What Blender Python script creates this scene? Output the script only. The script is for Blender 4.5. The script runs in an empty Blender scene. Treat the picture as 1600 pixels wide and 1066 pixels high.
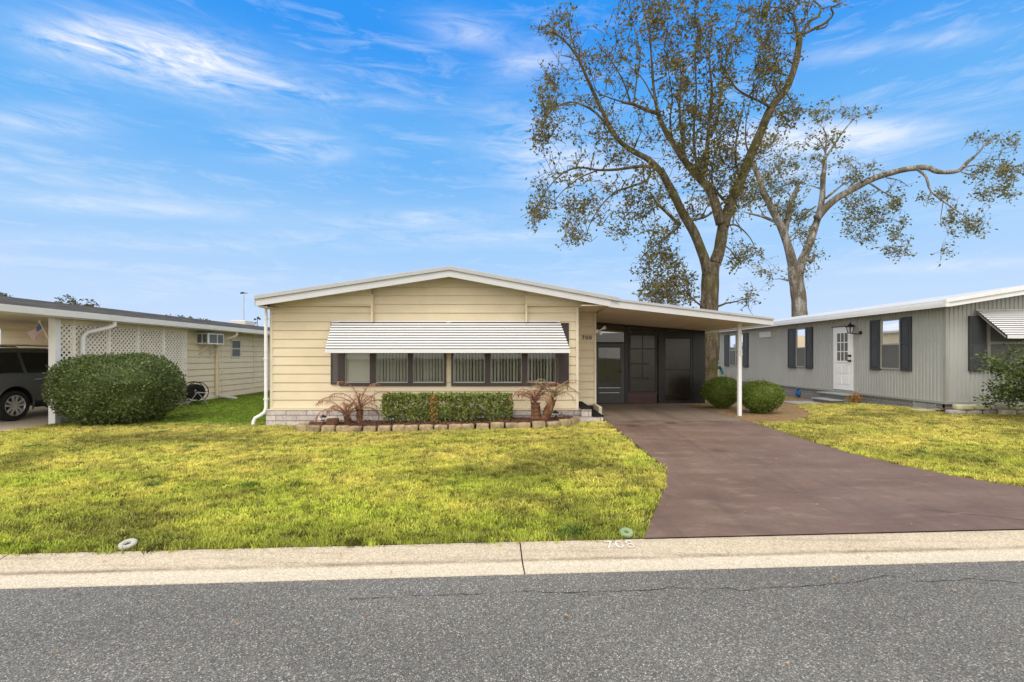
import bpy, bmesh, math, random
from mathutils import Vector, Matrix, noise, kdtree
random.seed(11)
R = random.Random(5)
SC = bpy.context.scene
COL = SC.collection
F, CH = 755.0, 1.58          # focal length in photo pixels, eye height
def W(px, py, d):            # a sight line of the photo at distance d, in metres
    return Vector(((px-800)/F*d, d, CH-(py-556)/F*d))
def wx(px, d): return (px-800)/F*d
def wz(py, d): return CH-(py-556)/F*d
def clamp(t, a=0., b=1.): return max(a, min(b, t))
def sm(t):
    t = clamp(t); return t*t*(3-2*t)
def lerp(a, b, t): return a+(b-a)*t
def table(x, pts):
    if x <= pts[0][0]: return pts[0][1]
    for (a, va), (b, vb) in zip(pts, pts[1:]):
        if x <= b: return lerp(va, vb, (x-a)/(b-a))
    return pts[-1][1]

# ------------------------------------------------------------------ node helpers
class NT:
    def __init__(s, tree): s.t = tree; s.n = tree.nodes; s.l = tree.links
    def __call__(s, typ, ins=None, **props):
        nd = s.n.new(typ)
        for k, v in props.items(): setattr(nd, k, v)
        for k, v in (ins or {}).items():
            sock = nd.inputs[k]
            if hasattr(v, 'is_output') or isinstance(v, bpy.types.NodeSocket): s.l.new(v, sock)
            else: sock.default_value = v
        return nd
    def math(s, op, a, b=0.0, c=0.0, clamp=False):
        nd = s.n.new('ShaderNodeMath'); nd.operation = op; nd.use_clamp = clamp
        for i, v in enumerate((a, b, c)):
            if isinstance(v, bpy.types.NodeSocket): s.l.new(v, nd.inputs[i])
            else: nd.inputs[i].default_value = v
        return nd.outputs[0]
    def mix(s, f, a, b, blend='MIX'):
        nd = s.n.new('ShaderNodeMix'); nd.data_type = 'RGBA'; nd.blend_type = blend
        for i, v in ((0, f), (6, a), (7, b)):
            if isinstance(v, bpy.types.NodeSocket): s.l.new(v, nd.inputs[i])
            else: nd.inputs[i].default_value = v if i == 0 else (tuple(v)+(1,))[:4]
        return nd.outputs[2]
    def ramp(s, f, stops):
        nd = s.n.new('ShaderNodeValToRGB'); cr = nd.color_ramp
        while len(cr.elements) < len(stops): cr.elements.new(0.5)
        for e, (p, c) in zip(cr.elements, stops):
            e.position = p; e.color = (tuple(c)+(1,))[:4] if hasattr(c, '__len__') else (c, c, c, 1)
        s.l.new(f, nd.inputs[0]); return nd.outputs[0]
    def noise(s, vec, scale, detail=4, rough=.55, dist=0):
        nd = s('ShaderNodeTexNoise', {'Scale': scale, 'Detail': detail, 'Roughness': rough, 'Distortion': dist})
        if vec is not None: s.l.new(vec, nd.inputs['Vector'])
        return nd.outputs['Fac']
    def scaled(s, vec, sc, rot=(0, 0, 0)):
        return s('ShaderNodeMapping', {'Vector': vec, 'Scale': sc, 'Rotation': rot}).outputs[0]

def new_mat(name):
    m = bpy.data.materials.new(name); m.use_nodes = True
    nt = NT(m.node_tree); b = m.node_tree.nodes['Principled BSDF']
    pos = nt('ShaderNodeNewGeometry').outputs['Position']
    return m, nt, b, pos

def mat(name, col, rough=.6, var=.12, scale=3., bump=0., bscale=60., metal=0., spec=.4, stain=None, stretch=None):
    m, nt, b, pos = new_mat(name)
    p = nt.scaled(pos, stretch) if stretch else pos
    n = nt.noise(p, scale, 6)
    v = nt.ramp(n, [(.25, 1-var), (.75, 1+var)])
    c = nt.mix(1, col, v, 'MULTIPLY')
    if stain:
        sn = nt.noise(pos, stain[1], 5, .65)
        c = nt.mix(nt.ramp(sn, [(.5, 0.), (.72, stain[2])]), c, stain[0])
    nt.l.new(c, b.inputs['Base Color'])
    b.inputs['Roughness'].default_value = rough; b.inputs['Metallic'].default_value = metal
    b.inputs['Specular IOR Level'].default_value = spec
    if bump:
        bn = nt.noise(pos, bscale, 5, .6)
        nt.l.new(nt('ShaderNodeBump', {'Strength': bump, 'Distance': .01, 'Height': bn}).outputs[0], b.inputs['Normal'])
    return m

def leaf_mat(name, stops, trans=.25, rough=.55, patch=None):
    m, nt, b, pos = new_mat(name)
    g = nt('ShaderNodeNewGeometry').outputs['Random Per Island']
    c = nt.ramp(g, stops)
    if patch:
        c = nt.mix(nt.ramp(nt.noise(pos, patch[1], 3), [(.42, 0.), (.62, patch[2])]), c, patch[0])
    nt.l.new(c, b.inputs['Base Color']); b.inputs['Roughness'].default_value = rough
    b.inputs['Specular IOR Level'].default_value = .3
    t = nt('ShaderNodeBsdfTranslucent', {'Color': c})
    mx = nt('ShaderNodeMixShader', {0: trans, 1: b.outputs[0], 2: t.outputs[0]})
    nt.l.new(mx.outputs[0], m.node_tree.nodes['Material Output'].inputs[0])
    return m

def brick_mat(name, c1, c2, mortar, bw, bh, ms=.012, rough=.85, bump=.6, stain=None):
    m, nt, b, pos = new_mat(name)
    sp = nt('ShaderNodeSeparateXYZ', {0: pos})
    u = nt.math('ADD', sp.outputs[0], sp.outputs[1])
    vec = nt('ShaderNodeCombineXYZ', {0: u, 1: sp.outputs[2], 2: 0.}).outputs[0]
    wob = nt.noise(pos, 9, 3)
    br = nt('ShaderNodeTexBrick', {'Vector': vec, 'Color1': c1+(1,), 'Color2': c2+(1,), 'Mortar': mortar+(1,), 'Scale': 1.,
            'Mortar Size': ms, 'Mortar Smooth': .3, 'Brick Width': bw, 'Row Height': bh, 'Bias': 0.})
    c = nt.mix(.8, br.outputs[0], nt.ramp(nt.noise(pos, 22, 6, .7), [(.25, .55), (.75, 1.3)]), 'MULTIPLY')
    if stain: c = nt.mix(nt.ramp(wob, [(.5, 0.), (.7, stain[1])]), c, stain[0])
    nt.l.new(c, b.inputs['Base Color']); b.inputs['Roughness'].default_value = rough
    h = nt.math('SUBTRACT', nt.math('MULTIPLY', nt.noise(pos, 45, 5), .5), br.outputs['Fac'])
    nt.l.new(nt('ShaderNodeBump', {'Strength': bump, 'Distance': .012, 'Height': h}).outputs[0], b.inputs['Normal'])
    return m

def glass_mat(name, tint, refl, rough=.02):
    m, nt, b, pos = new_mat(name); m.node_tree.nodes.remove(b)
    fr = nt('ShaderNodeFresnel', {'IOR': 1.5})
    f = nt.math('MULTIPLY', fr.outputs[0], refl, clamp=True)
    tr = nt('ShaderNodeBsdfTransparent', {'Color': tint+(1,)})
    bm_ = nt('ShaderNodeBump', {'Strength': .05, 'Distance': .01, 'Height': nt.noise(pos, 1.5, 2)})
    gl = nt('ShaderNodeBsdfGlossy', {'Color': (1, 1, 1, 1), 'Roughness': rough, 'Normal': bm_.outputs[0]})
    mx = nt('ShaderNodeMixShader', {0: f, 1: tr.outputs[0], 2: gl.outputs[0]})
    nt.l.new(mx.outputs[0], m.node_tree.nodes['Material Output'].inputs[0])
    return m

# ------------------------------------------------------------------ mesh builder
def origin(o):
    v = Vector((0, 0, 0))
    while o: v += o.location; o = o.parent
    return v
class MB:
    def __init__(s): s.v = []; s.f = []; s.m = []; s.mi = 0
    def add(s, vs, fs, mi=None):
        k = len(s.v); s.v += [tuple(p) for p in vs]
        for f in fs: s.f.append([k+i for i in f]); s.m.append(s.mi if mi is None else mi)
        return s
    def quad(s, a, b, c, d, mi=None): return s.add([a, b, c, d], [(0, 1, 2, 3)], mi)
    def box(s, x0, x1, y0, y1, z0, z1, mi=None):
        return s.add([(x, y, z) for z in (z0, z1) for y in (y0, y1) for x in (x0, x1)],
                     [(0, 2, 3, 1), (4, 5, 7, 6), (0, 1, 5, 4), (2, 6, 7, 3), (0, 4, 6, 2), (1, 3, 7, 5)], mi)
    def obox(s, c, ax, ay, az, mi=None):       # box from a centre and three half vectors
        c, ax, ay, az = map(Vector, (c, ax, ay, az))
        return s.add([c+i*ax+j*ay+k*az for k in (-1, 1) for j in (-1, 1) for i in (-1, 1)],
                     [(0, 2, 3, 1), (4, 5, 7, 6), (0, 1, 5, 4), (2, 6, 7, 3), (0, 4, 6, 2), (1, 3, 7, 5)], mi)
    def bar(s, p0, p1, w, t, up=(0, 0, 1), mi=None):
        p0, p1 = Vector(p0), Vector(p1); d = p1-p0; dn = d.normalized()
        side = dn.cross(Vector(up)); side = side.normalized() if side.length > 1e-4 else Vector((1, 0, 0))
        u2 = side.cross(dn)
        return s.obox((p0+p1)/2, d/2, side*w/2, u2*t/2, mi)
    def prism(s, poly, axis, a, b, mi=None):   # polygon in the plane across the axis, swept from a to b
        n = len(poly)
        def P(p, t): return {'x': (t, p[0], p[1]), 'y': (p[0], t, p[1]), 'z': (p[0], p[1], t)}[axis]
        vs = [P(p, a) for p in poly]+[P(p, b) for p in poly]
        fs = [tuple(range(n)), tuple(range(2*n-1, n-1, -1))]+[(i, n+i, n+(i+1) % n, (i+1) % n) for i in range(n)]
        return s.add(vs, fs, mi)
    def tube(s, pts, rad, n=8, mi=None, cap=True):
        pts = [Vector(p) for p in pts]; k = len(pts)
        if not hasattr(rad, '__len__'): rad = [rad]*k
        vs = []; ref = None
        for i, p in enumerate(pts):
            d = (pts[min(i+1, k-1)]-pts[max(i-1, 0)])
            d = d.normalized() if d.length > 1e-7 else Vector((0, 0, 1))
            if ref is None: ref = Vector((1, 0, 0)) if abs(d.x) < .8 else Vector((0, 1, 0))
            a = (ref-d*ref.dot(d)).normalized(); ref = a; b = d.cross(a)
            for j in range(n):
                t = 2*math.pi*j/n; vs.append(p+(a*math.cos(t)+b*math.sin(t))*rad[i])
        fs = [(i*n+j, i*n+(j+1) % n, (i+1)*n+(j+1) % n, (i+1)*n+j) for i in range(k-1) for j in range(n)]
        if cap: fs += [tuple(range(n-1, -1, -1)), tuple(range((k-1)*n, k*n))]
        return s.add(vs, fs, mi)
    def lathe(s, prof, c, n=20, axis='z', mi=None, closed=False):
        vs = []; k = len(prof); c = Vector(c)
        for r, h in prof:
            for j in range(n):
                t = 2*math.pi*j/n; a, b = r*math.cos(t), r*math.sin(t)
                vs.append(c+Vector({'z': (a, b, h), 'x': (h, a, b), 'y': (a, h, b)}[axis]))
        fs = [(i*n+j, i*n+(j+1) % n, (i+1)*n+(j+1) % n, (i+1)*n+j) for i in range(k-1) for j in range(n)]
        if closed: fs += [((k-1)*n+j, (k-1)*n+(j+1) % n, (j+1) % n, j) for j in range(n)]
        else: fs += [tuple(range(n-1, -1, -1)), tuple(range((k-1)*n, k*n))]
        return s.add(vs, fs, mi)
    def build(s, name, mats, parent=None, smooth=False, bevel=0., norm=True, angle=40):
        if not isinstance(mats, (list, tuple)): mats = [mats]
        off = origin(parent) if parent else Vector((0, 0, 0))
        me = bpy.data.meshes.new(name)
        me.from_pydata([(x-off.x, y-off.y, z-off.z) for x, y, z in s.v], [], s.f)
        for m in mats: me.materials.append(m)
        me.polygons.foreach_set('material_index', s.m)
        if norm:
            bm = bmesh.new(); bm.from_mesh(me); bmesh.ops.recalc_face_normals(bm, faces=bm.faces); bm.to_mesh(me); bm.free()
        if smooth:
            me.polygons.foreach_set('use_smooth', [True]*len(me.polygons))
            if angle < 180 and hasattr(me, 'set_sharp_from_angle'): me.set_sharp_from_angle(angle=math.radians(angle))
        o = bpy.data.objects.new(name, me); COL.objects.link(o)
        if parent: o.parent = parent
        if bevel:
            bv = o.modifiers.new('bevel', 'BEVEL'); bv.width = bevel; bv.segments = 2; bv.limit_method = 'ANGLE'
        return o

def tag(o, label=None, cat=None, group=None, kind=None):
    if label: o['label'] = label
    if cat: o['category'] = cat
    if group: o['group'] = group
    if kind: o['kind'] = kind
    return o
def thing(name, label, cat, loc, group=None):
    o = bpy.data.objects.new(name, None); COL.objects.link(o); o.location = loc; o.empty_display_size = .2
    return tag(o, label, cat, group)
def dup(root, loc, rotz=0, label=None):
    def cp(o, par):
        c = o.copy(); COL.objects.link(c); c.parent = par
        for ch in list(o.children): cp(ch, c)
        return c
    r = cp(root, None); r.location = loc; r.rotation_euler = (0, 0, rotz)
    if label: r['label'] = label
    return r

# ------------------------------------------------------------------ terrain
def dcurb(x): return 4.26+.063*x      # back of the kerb
def dlip(x): return 3.75+.0615*x      # edge of the asphalt
def gz(x, d):
    s = sm((d-dcurb(x))/6.2)
    e = table(x, [(-9, .07), (-3, .07), (2, .20), (6, .22), (10, .27)])
    z = -.06+s*e
    if x > 6: z -= sm((d-12)/6)*.2*sm((x-6)/2)
    return z
def edge_left(d): return table(d, [(4.2, 1.12), (5.1, 1.52), (6.0, 1.92), (6.7, 2.14), (7.2, 2.13), (10.5, 2.03)])
def edge_right(d): return table(d, [(4.4, 8.4), (5.2, 7.2), (5.76, 6.4), (6.3, 5.9), (6.9, 5.55), (7.6, 5.3), (8.6, 5.14), (10.75, 5.1), (30, 5.1)])
# ------------------------------------------------------------------ materials
M = {}
M['cream'] = mat('cream siding', (.68, .585, .425), .6, .05, 2.5, stain=((.56, .47, .31), .9, .4))
M['cream_trim'] = mat('cream trim', (.68, .62, .50), .55, .04)
M['tan'] = mat('beige siding', (.72, .635, .475), .6, .06, 2.0, stain=((.62, .54, .40), .8, .4))
M['soffit'] = mat('tan ceiling panel', (.64, .535, .43), .55, .08, 1.2, stretch=(3, .3, 1))
M['white'] = mat('white painted metal', (.74, .75, .77), .4, .04, 3, stain=((.62, .59, .54), 1.6, .35))
M['white_dirty'] = mat('weathered white metal', (.62, .61, .59), .45, .08, 2.5, stain=((.45, .43, .39), 2.1, .5))
M['fascia'] = mat('white roof edge', (.54, .55, .575), .4, .05, 1.5, stain=((.5, .48, .45), 1.1, .4))
M['roof_cap'] = mat('grey roof edge cap', (.40, .41, .425), .4, .06)
M['roof_white'] = mat('white metal roofing', (.58, .59, .61), .4, .05, 1.5, stain=((.55, .53, .5), .9, .5))
M['brown'] = mat('dark brown paint', (.052, .037, .036), .45, .12)
M['awn_white'] = mat('white awning slat', (.68, .685, .70), .35, .05, 2, stain=((.58, .57, .54), 3, .3))
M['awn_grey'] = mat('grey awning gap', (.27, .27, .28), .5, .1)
M['black'] = mat('black frame metal', (.008, .008, .009), .4, .1)
M['door_grey'] = mat('charcoal door paint', (.045, .05, .055), .4, .1)
M['maroon'] = mat('maroon kick panel', (.055, .022, .022), .45, .3, 4)
M['blind'] = mat('pale green blinds', (.80, .82, .79), .5, .05)
M['sash'] = mat('grey aluminium sash', (.42, .42, .41), .35, .05, metal=.4)
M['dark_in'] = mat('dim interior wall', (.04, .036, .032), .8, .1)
M['room_beige'] = mat('porch inner siding', (.62, .54, .42), .7, .1)
M['glass'] = glass_mat('window glass', (.90, .90, .88), .9)
M['dark_glass'] = glass_mat('tinted storm glass', (.34, .36, .36), 1.7)
M['screen'] = glass_mat('dark insect screen', (.46, .45, .43), .9, .2)
M['grey_rib'] = mat('grey ribbed siding', (.40, .41, .395), .55, .06, 1.5, stain=((.345, .35, .335), .7, .5), stretch=(1, 1, .3))
M['grey_trim'] = mat('grey corner trim', (.33, .33, .30), .55, .06)
M['slate'] = mat('dark slate shutter paint', (.055, .058, .066), .5, .1)
M['grey_glass'] = mat('grey insect screen', (.13, .13, .132), .45, .1, 1.5)
M['rubber'] = mat('black rubber', (.012, .012, .012), .7, .2, bump=.2)
M['chrome'] = mat('bright chrome', (.7, .7, .7), .15, .02, metal=1.)
M['alloy'] = mat('silver alloy', (.62, .62, .62), .28, .03, metal=.75)
M['teal'] = mat('teal hose', (.02, .16, .17), .5, .1)
M['blue'] = mat('blue plastic', (.015, .10, .30), .5, .15)
M['orange_lens'] = mat('red tail lamp', (.35, .01, .01), .2, .05)
M['carpet'] = mat('black step carpet', (.018, .017, .017), .95, .3, 40, bump=.5, bscale=200, spec=.05)
M['concrete'] = mat('pale concrete', (.47, .42, .33), .85, .10, 5, bump=.3, bscale=90, stain=((.33, .29, .22), 1.4, .5))
M['slab_grey'] = mat('grey painted concrete', (.29, .30, .30), .75, .12, 3, bump=.3, stain=((.2, .2, .19), 2, .5))
M['brick_pink'] = brick_mat('pale skirting brick', (.68, .62, .59), (.50, .44, .42), (.30, .27, .25), .46, .124, .011, bump=1., stain=((.36, .31, .29), .5))
M['brick_grey'] = brick_mat('grey painted brick', (.26, .26, .25), (.22, .22, .215), (.15, .15, .15), .22, .085, .008)
M['bark'] = mat('grey brown bark', (.135, .11, .078), .95, .55, 7., bump=1., bscale=22, stain=((.085, .08, .03), 1.3, .85), stretch=(1, 1, .28))
M['bark_pale'] = mat('pale grey bark', (.25, .235, .215), .9, .45, 5.5, bump=1., bscale=16, stain=((.10, .075, .05), 1.0, .95), stretch=(1, 1, .3))
def bark_mat(name, dark, mid, pale, patch, sc):
    m, nt, b, pos = new_mat(name)
    p1 = nt.scaled(pos, (1, 1, .22)); f = nt.noise(p1, sc*2.2, 6, .7, .6); g_ = nt.noise(nt.scaled(pos, (1, 1, .5)), sc*.55, 5, .65)
    c = nt.ramp(f, [(.36, dark), (.5, mid), (.64, pale)])
    c = nt.mix(nt.ramp(g_, [(.46, 0.), (.58, .85)]), c, patch)
    c = nt.mix(1, c, nt.ramp(nt.noise(pos, sc*5, 5, .7), [(.35, .65), (.65, 1.3)]), 'MULTIPLY')
    nt.l.new(c, b.inputs['Base Color']); b.inputs['Roughness'].default_value = .95; b.inputs['Specular IOR Level'].default_value = .15
    nt.l.new(nt('ShaderNodeBump', {'Strength': 1., 'Distance': .05, 'Height': f}).outputs[0], b.inputs['Normal'])
    return m
M['tree_bark'] = bark_mat('furrowed brown bark', (.05, .04, .028), (.13, .105, .075), (.22, .185, .14), (.085, .08, .03), 5.)
M['tree_bark_pale'] = bark_mat('flaking pale bark', (.10, .085, .07), (.25, .235, .215), (.40, .385, .36), (.13, .10, .07), 3.4)
M['leaf_tree'] = leaf_mat('olive leaves', [(0, (.068, .068, .018)), (.45, (.16, .148, .038)), (.8, (.25, .215, .062)), (1, (.19, .12, .042))], .42)
M['leaf_tree2'] = leaf_mat('green olive leaves', [(0, (.08, .092, .03)), (.5, (.18, .19, .06)), (1, (.30, .27, .11))], .45)
M['leaf_bush'] = leaf_mat('glossy bush leaves', [(0, (.038, .058, .018)), (.5, (.105, .15, .046)), (.85, (.20, .26, .085)), (1, (.30, .30, .14))], .25, .4)
M['leaf_hedge'] = leaf_mat('hedge leaves', [(0, (.07, .105, .025)), (.45, (.18, .24, .05)), (.85, (.38, .44, .14)), (1, (.46, .44, .2))], .25, .45)
M['leaf_orange'] = leaf_mat('dead orange leaves', [(0, (.30, .13, .035)), (.6, (.50, .26, .08)), (1, (.55, .38, .16))], .25, .7)
M['leaf_mound'] = leaf_mat('fine bright leaves', [(0, (.055, .085, .016)), (.5, (.14, .20, .032)), (1, (.26, .31, .065))], .25, .5)
M['leaf_right'] = leaf_mat('shrub leaves', [(0, (.03, .05, .016)), (.5, (.075, .115, .032)), (.9, (.17, .22, .07)), (1, (.24, .27, .1))], .25, .4)
M['leaf_far'] = leaf_mat('far tree leaves', [(0, (.05, .06, .03)), (1, (.12, .13, .06))], .25)
M['frond'] = leaf_mat('dead palm leaflets', [(0, (.23, .095, .06)), (.6, (.40, .20, .135)), (1, (.47, .29, .2))], .2, .8)
M['frond_green'] = leaf_mat('half green palm leaflets', [(0, (.30, .17, .10)), (.55, (.38, .24, .15)), (.8, (.22, .22, .08)), (1, (.15, .2, .06))], .2, .8)
M['palm_trunk'] = mat('shaggy palm trunk', (.17, .085, .045), .95, .4, 18, bump=1., bscale=40)
M['moss'] = leaf_mat('moss and fern tufts', [(0, (.07, .06, .02)), (1, (.17, .14, .05))], .2)

def mulch_mat(name, a, b, c):
    m, nt, bs, pos = new_mat(name)
    v = nt('ShaderNodeTexVoronoi', {'Vector': nt.scaled(pos, (1, 1.6, 1)), 'Scale': 34.})
    col = nt.ramp(nt.math('ADD', nt('ShaderNodeSeparateColor', {0: v.outputs['Color']}).outputs[0], nt.math('MULTIPLY', nt.noise(pos, 4, 4), .4)),
                  [(.25, a), (.7, b), (1., c)])
    nt.l.new(col, bs.inputs['Base Color']); bs.inputs['Roughness'].default_value = .95
    nt.l.new(nt('ShaderNodeBump', {'Strength': 1., 'Distance': .03, 'Height': v.outputs['Distance']}).outputs[0], bs.inputs['Normal'])
    return m
M['mulch'] = mulch_mat('red bark mulch', (.06, .018, .013), (.13, .045, .03), (.21, .09, .06))
M['straw'] = mulch_mat('pine straw', (.16, .09, .04), (.30, .18, .075), (.38, .26, .12))

def road_mat():
    m, nt, b, pos = new_mat('old asphalt with pale aggregate')
    v = nt('ShaderNodeTexVoronoi', {'Vector': pos, 'Scale': 92.}); rnd = nt('ShaderNodeSeparateColor', {0: v.outputs['Color']})
    v2 = nt('ShaderNodeTexVoronoi', {'Vector': pos, 'Scale': 160.}); rnd2 = nt('ShaderNodeSeparateColor', {0: v2.outputs['Color']})
    base = nt.ramp(rnd2.outputs[0], [(0, (.064, .063, .060)), (.6, (.136, .134, .128)), (1, (.22, .216, .205))])
    chip = nt.math('MULTIPLY', nt.ramp(rnd.outputs[0], [(.60, 0.), (.68, 1.)]), nt.ramp(v.outputs['Distance'], [(.30, 1.), (.55, 0.)]))
    chipc = nt.ramp(rnd.outputs[1], [(0, (.20, .195, .185)), (.6, (.34, .33, .31)), (.93, (.50, .485, .45)), (1, (.48, .34, .26))])
    c = nt.mix(chip, base, chipc)
    big = nt.ramp(nt.noise(nt.scaled(pos, (.35, 1.3, 1)), .8, 5, .6), [(.3, .84), (.7, 1.14)])
    c = nt.mix(1, c, big, 'MULTIPLY')
    nt.l.new(c, b.inputs['Base Color']); b.inputs['Roughness'].default_value = .85; b.inputs['Specular IOR Level'].default_value = .3
    h = nt.math('SUBTRACT', 1., v2.outputs['Distance'])
    nt.l.new(nt('ShaderNodeBump', {'Strength': .7, 'Distance': .006, 'Height': h}).outputs[0], b.inputs['Normal'])
    return m
M['road'] = road_mat()
M['crack'] = mat('tar dark crack', (.03, .03, .031), .95, .3)

def curb_mat():
    m, nt, b, pos = new_mat('weathered kerb concrete with painted shading')
    c = nt.mix(nt.ramp(nt.noise(pos, 1.1, 5, .65), [(.42, 0.), (.7, .6)]), (.46, .395, .30), (.38, .32, .235))
    str_ = nt.noise(nt.scaled(pos, (.5, 9, 1), (0, 0, -.0615)), 2.2, 5, .6)
    c = nt.mix(nt.ramp(str_, [(.5, 0.), (.70, .6)]), c, (.29, .245, .185))
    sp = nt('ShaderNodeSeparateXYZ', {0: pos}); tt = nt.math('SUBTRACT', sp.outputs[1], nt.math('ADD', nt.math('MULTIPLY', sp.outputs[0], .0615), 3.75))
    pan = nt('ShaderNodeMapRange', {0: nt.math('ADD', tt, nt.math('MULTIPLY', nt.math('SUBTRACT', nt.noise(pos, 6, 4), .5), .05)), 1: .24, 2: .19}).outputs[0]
    c = nt.mix(nt.math('MULTIPLY', pan, .85), c, (.56, .495, .39))  # slope shading put into the colour: pan lighter than the rise behind it
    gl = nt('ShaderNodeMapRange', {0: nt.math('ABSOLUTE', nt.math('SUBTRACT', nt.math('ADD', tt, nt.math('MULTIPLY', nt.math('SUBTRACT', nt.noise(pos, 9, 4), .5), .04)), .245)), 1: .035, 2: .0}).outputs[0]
    c = nt.mix(nt.math('MULTIPLY', gl, nt.ramp(nt.noise(nt.scaled(pos, (1, .2, 1)), 1.1, 5, .65), [(.38, .1), (.62, .95)])), c, (.17, .135, .095))  # dirt line at the slope foot, with the crease shading painted in
    v = nt('ShaderNodeTexVoronoi', {'Vector': pos, 'Scale': 110.}); rr = nt('ShaderNodeSeparateColor', {0: v.outputs['Color']})
    c = nt.mix(1, c, nt.ramp(rr.outputs[0], [(0, .72), (.5, 1.), (1, 1.25)]), 'MULTIPLY')
    nt.l.new(c, b.inputs['Base Color']); b.inputs['Roughness'].default_value = .9
    nt.l.new(nt('ShaderNodeBump', {'Strength': .5, 'Distance': .004, 'Height': nt.noise(pos, 120, 4)}).outputs[0], b.inputs['Normal'])
    return m
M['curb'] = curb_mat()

def drive_mat():
    m, nt, b, pos = new_mat('worn maroon painted concrete')
    n1 = nt.noise(nt.scaled(pos, (.55, 1.4, 1), (0, 0, .25)), 1.0, 6, .6, .6)
    c = nt.ramp(n1, [(.25, (.112, .070, .054)), (.5, (.145, .094, .074)), (.75, (.188, .134, .106))])
    n2 = nt.noise(nt.scaled(pos, (1., 2.2, 1), (0, 0, -.2)), 2.3, 5, .6)
    c = nt.mix(nt.ramp(n2, [(.56, 0.), (.72, .55)]), c, (.24, .18, .15))
    n3 = nt.noise(pos, 16, 6, .7)
    c = nt.mix(1, c, nt.ramp(n3, [(.25, .86), (.75, 1.13)]), 'MULTIPLY')
    sp = nt('ShaderNodeSeparateXYZ', {0: pos})
    bare = nt.ramp(nt.math('ADD', nt.math('MULTIPLY', sp.outputs[1], .1), nt.math('MULTIPLY', n2, .3)), [(1.17, 0.), (1.3, .6)])
    bare.node.color_ramp.elements[0].position = .0
    far = nt.math('MULTIPLY', nt('ShaderNodeMapRange', {0: nt.math('ADD', sp.outputs[1], nt.math('MULTIPLY', n2, 3.)), 1: 11.5, 2: 12.4}).outputs[0], .7)
    c = nt.mix(far, c, (.235, .19, .145))
    # tyre-darkened lanes and old oil spots
    lane = nt.noise(nt.scaled(pos, (1.7, .16, 1), (0, 0, .06)), 1.4, 4, .6)
    c = nt.mix(nt.ramp(lane, [(.5, 0.), (.68, .45)]), c, (.085, .058, .05))
    vo = nt('ShaderNodeTexVoronoi', {'Vector': nt.mix(.06, pos, nt('ShaderNodeTexNoise', {'Vector': pos, 'Scale': 5.}).outputs['Color']), 'Scale': .85}); vr = nt('ShaderNodeSeparateColor', {0: vo.outputs['Color']})
    oil = nt.math('MULTIPLY', nt.ramp(vo.outputs['Distance'], [(.05, .75), (.16, 0.)]), nt.ramp(vr.outputs[0], [(.62, 0.), (.66, 1.)]))
    c = nt.mix(oil, c, (.05, .038, .034))
    nt.l.new(c, b.inputs['Base Color'])
    nt.l.new(nt.ramp(n2, [(.3, .5), (.7, .75)]), b.inputs['Roughness']); b.inputs['Specular IOR Level'].default_value = .3
    nt.l.new(nt('ShaderNodeBump', {'Strength': .2, 'Distance': .004, 'Height': nt.noise(pos, 90, 4)}).outputs[0], b.inputs['Normal'])
    return m
M['drive'] = drive_mat()

def soil_mat():
    m, nt, b, pos = new_mat('thatch and soil')
    c = nt.ramp(nt.noise(pos, 6, 6, .7), [(.3, (.07, .065, .02)), (.6, (.16, .145, .04)), (.8, (.22, .19, .06))])
    nt.l.new(c, b.inputs['Base Color']); b.inputs['Roughness'].default_value = .95
    return m
M['soil'] = soil_mat()

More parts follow.
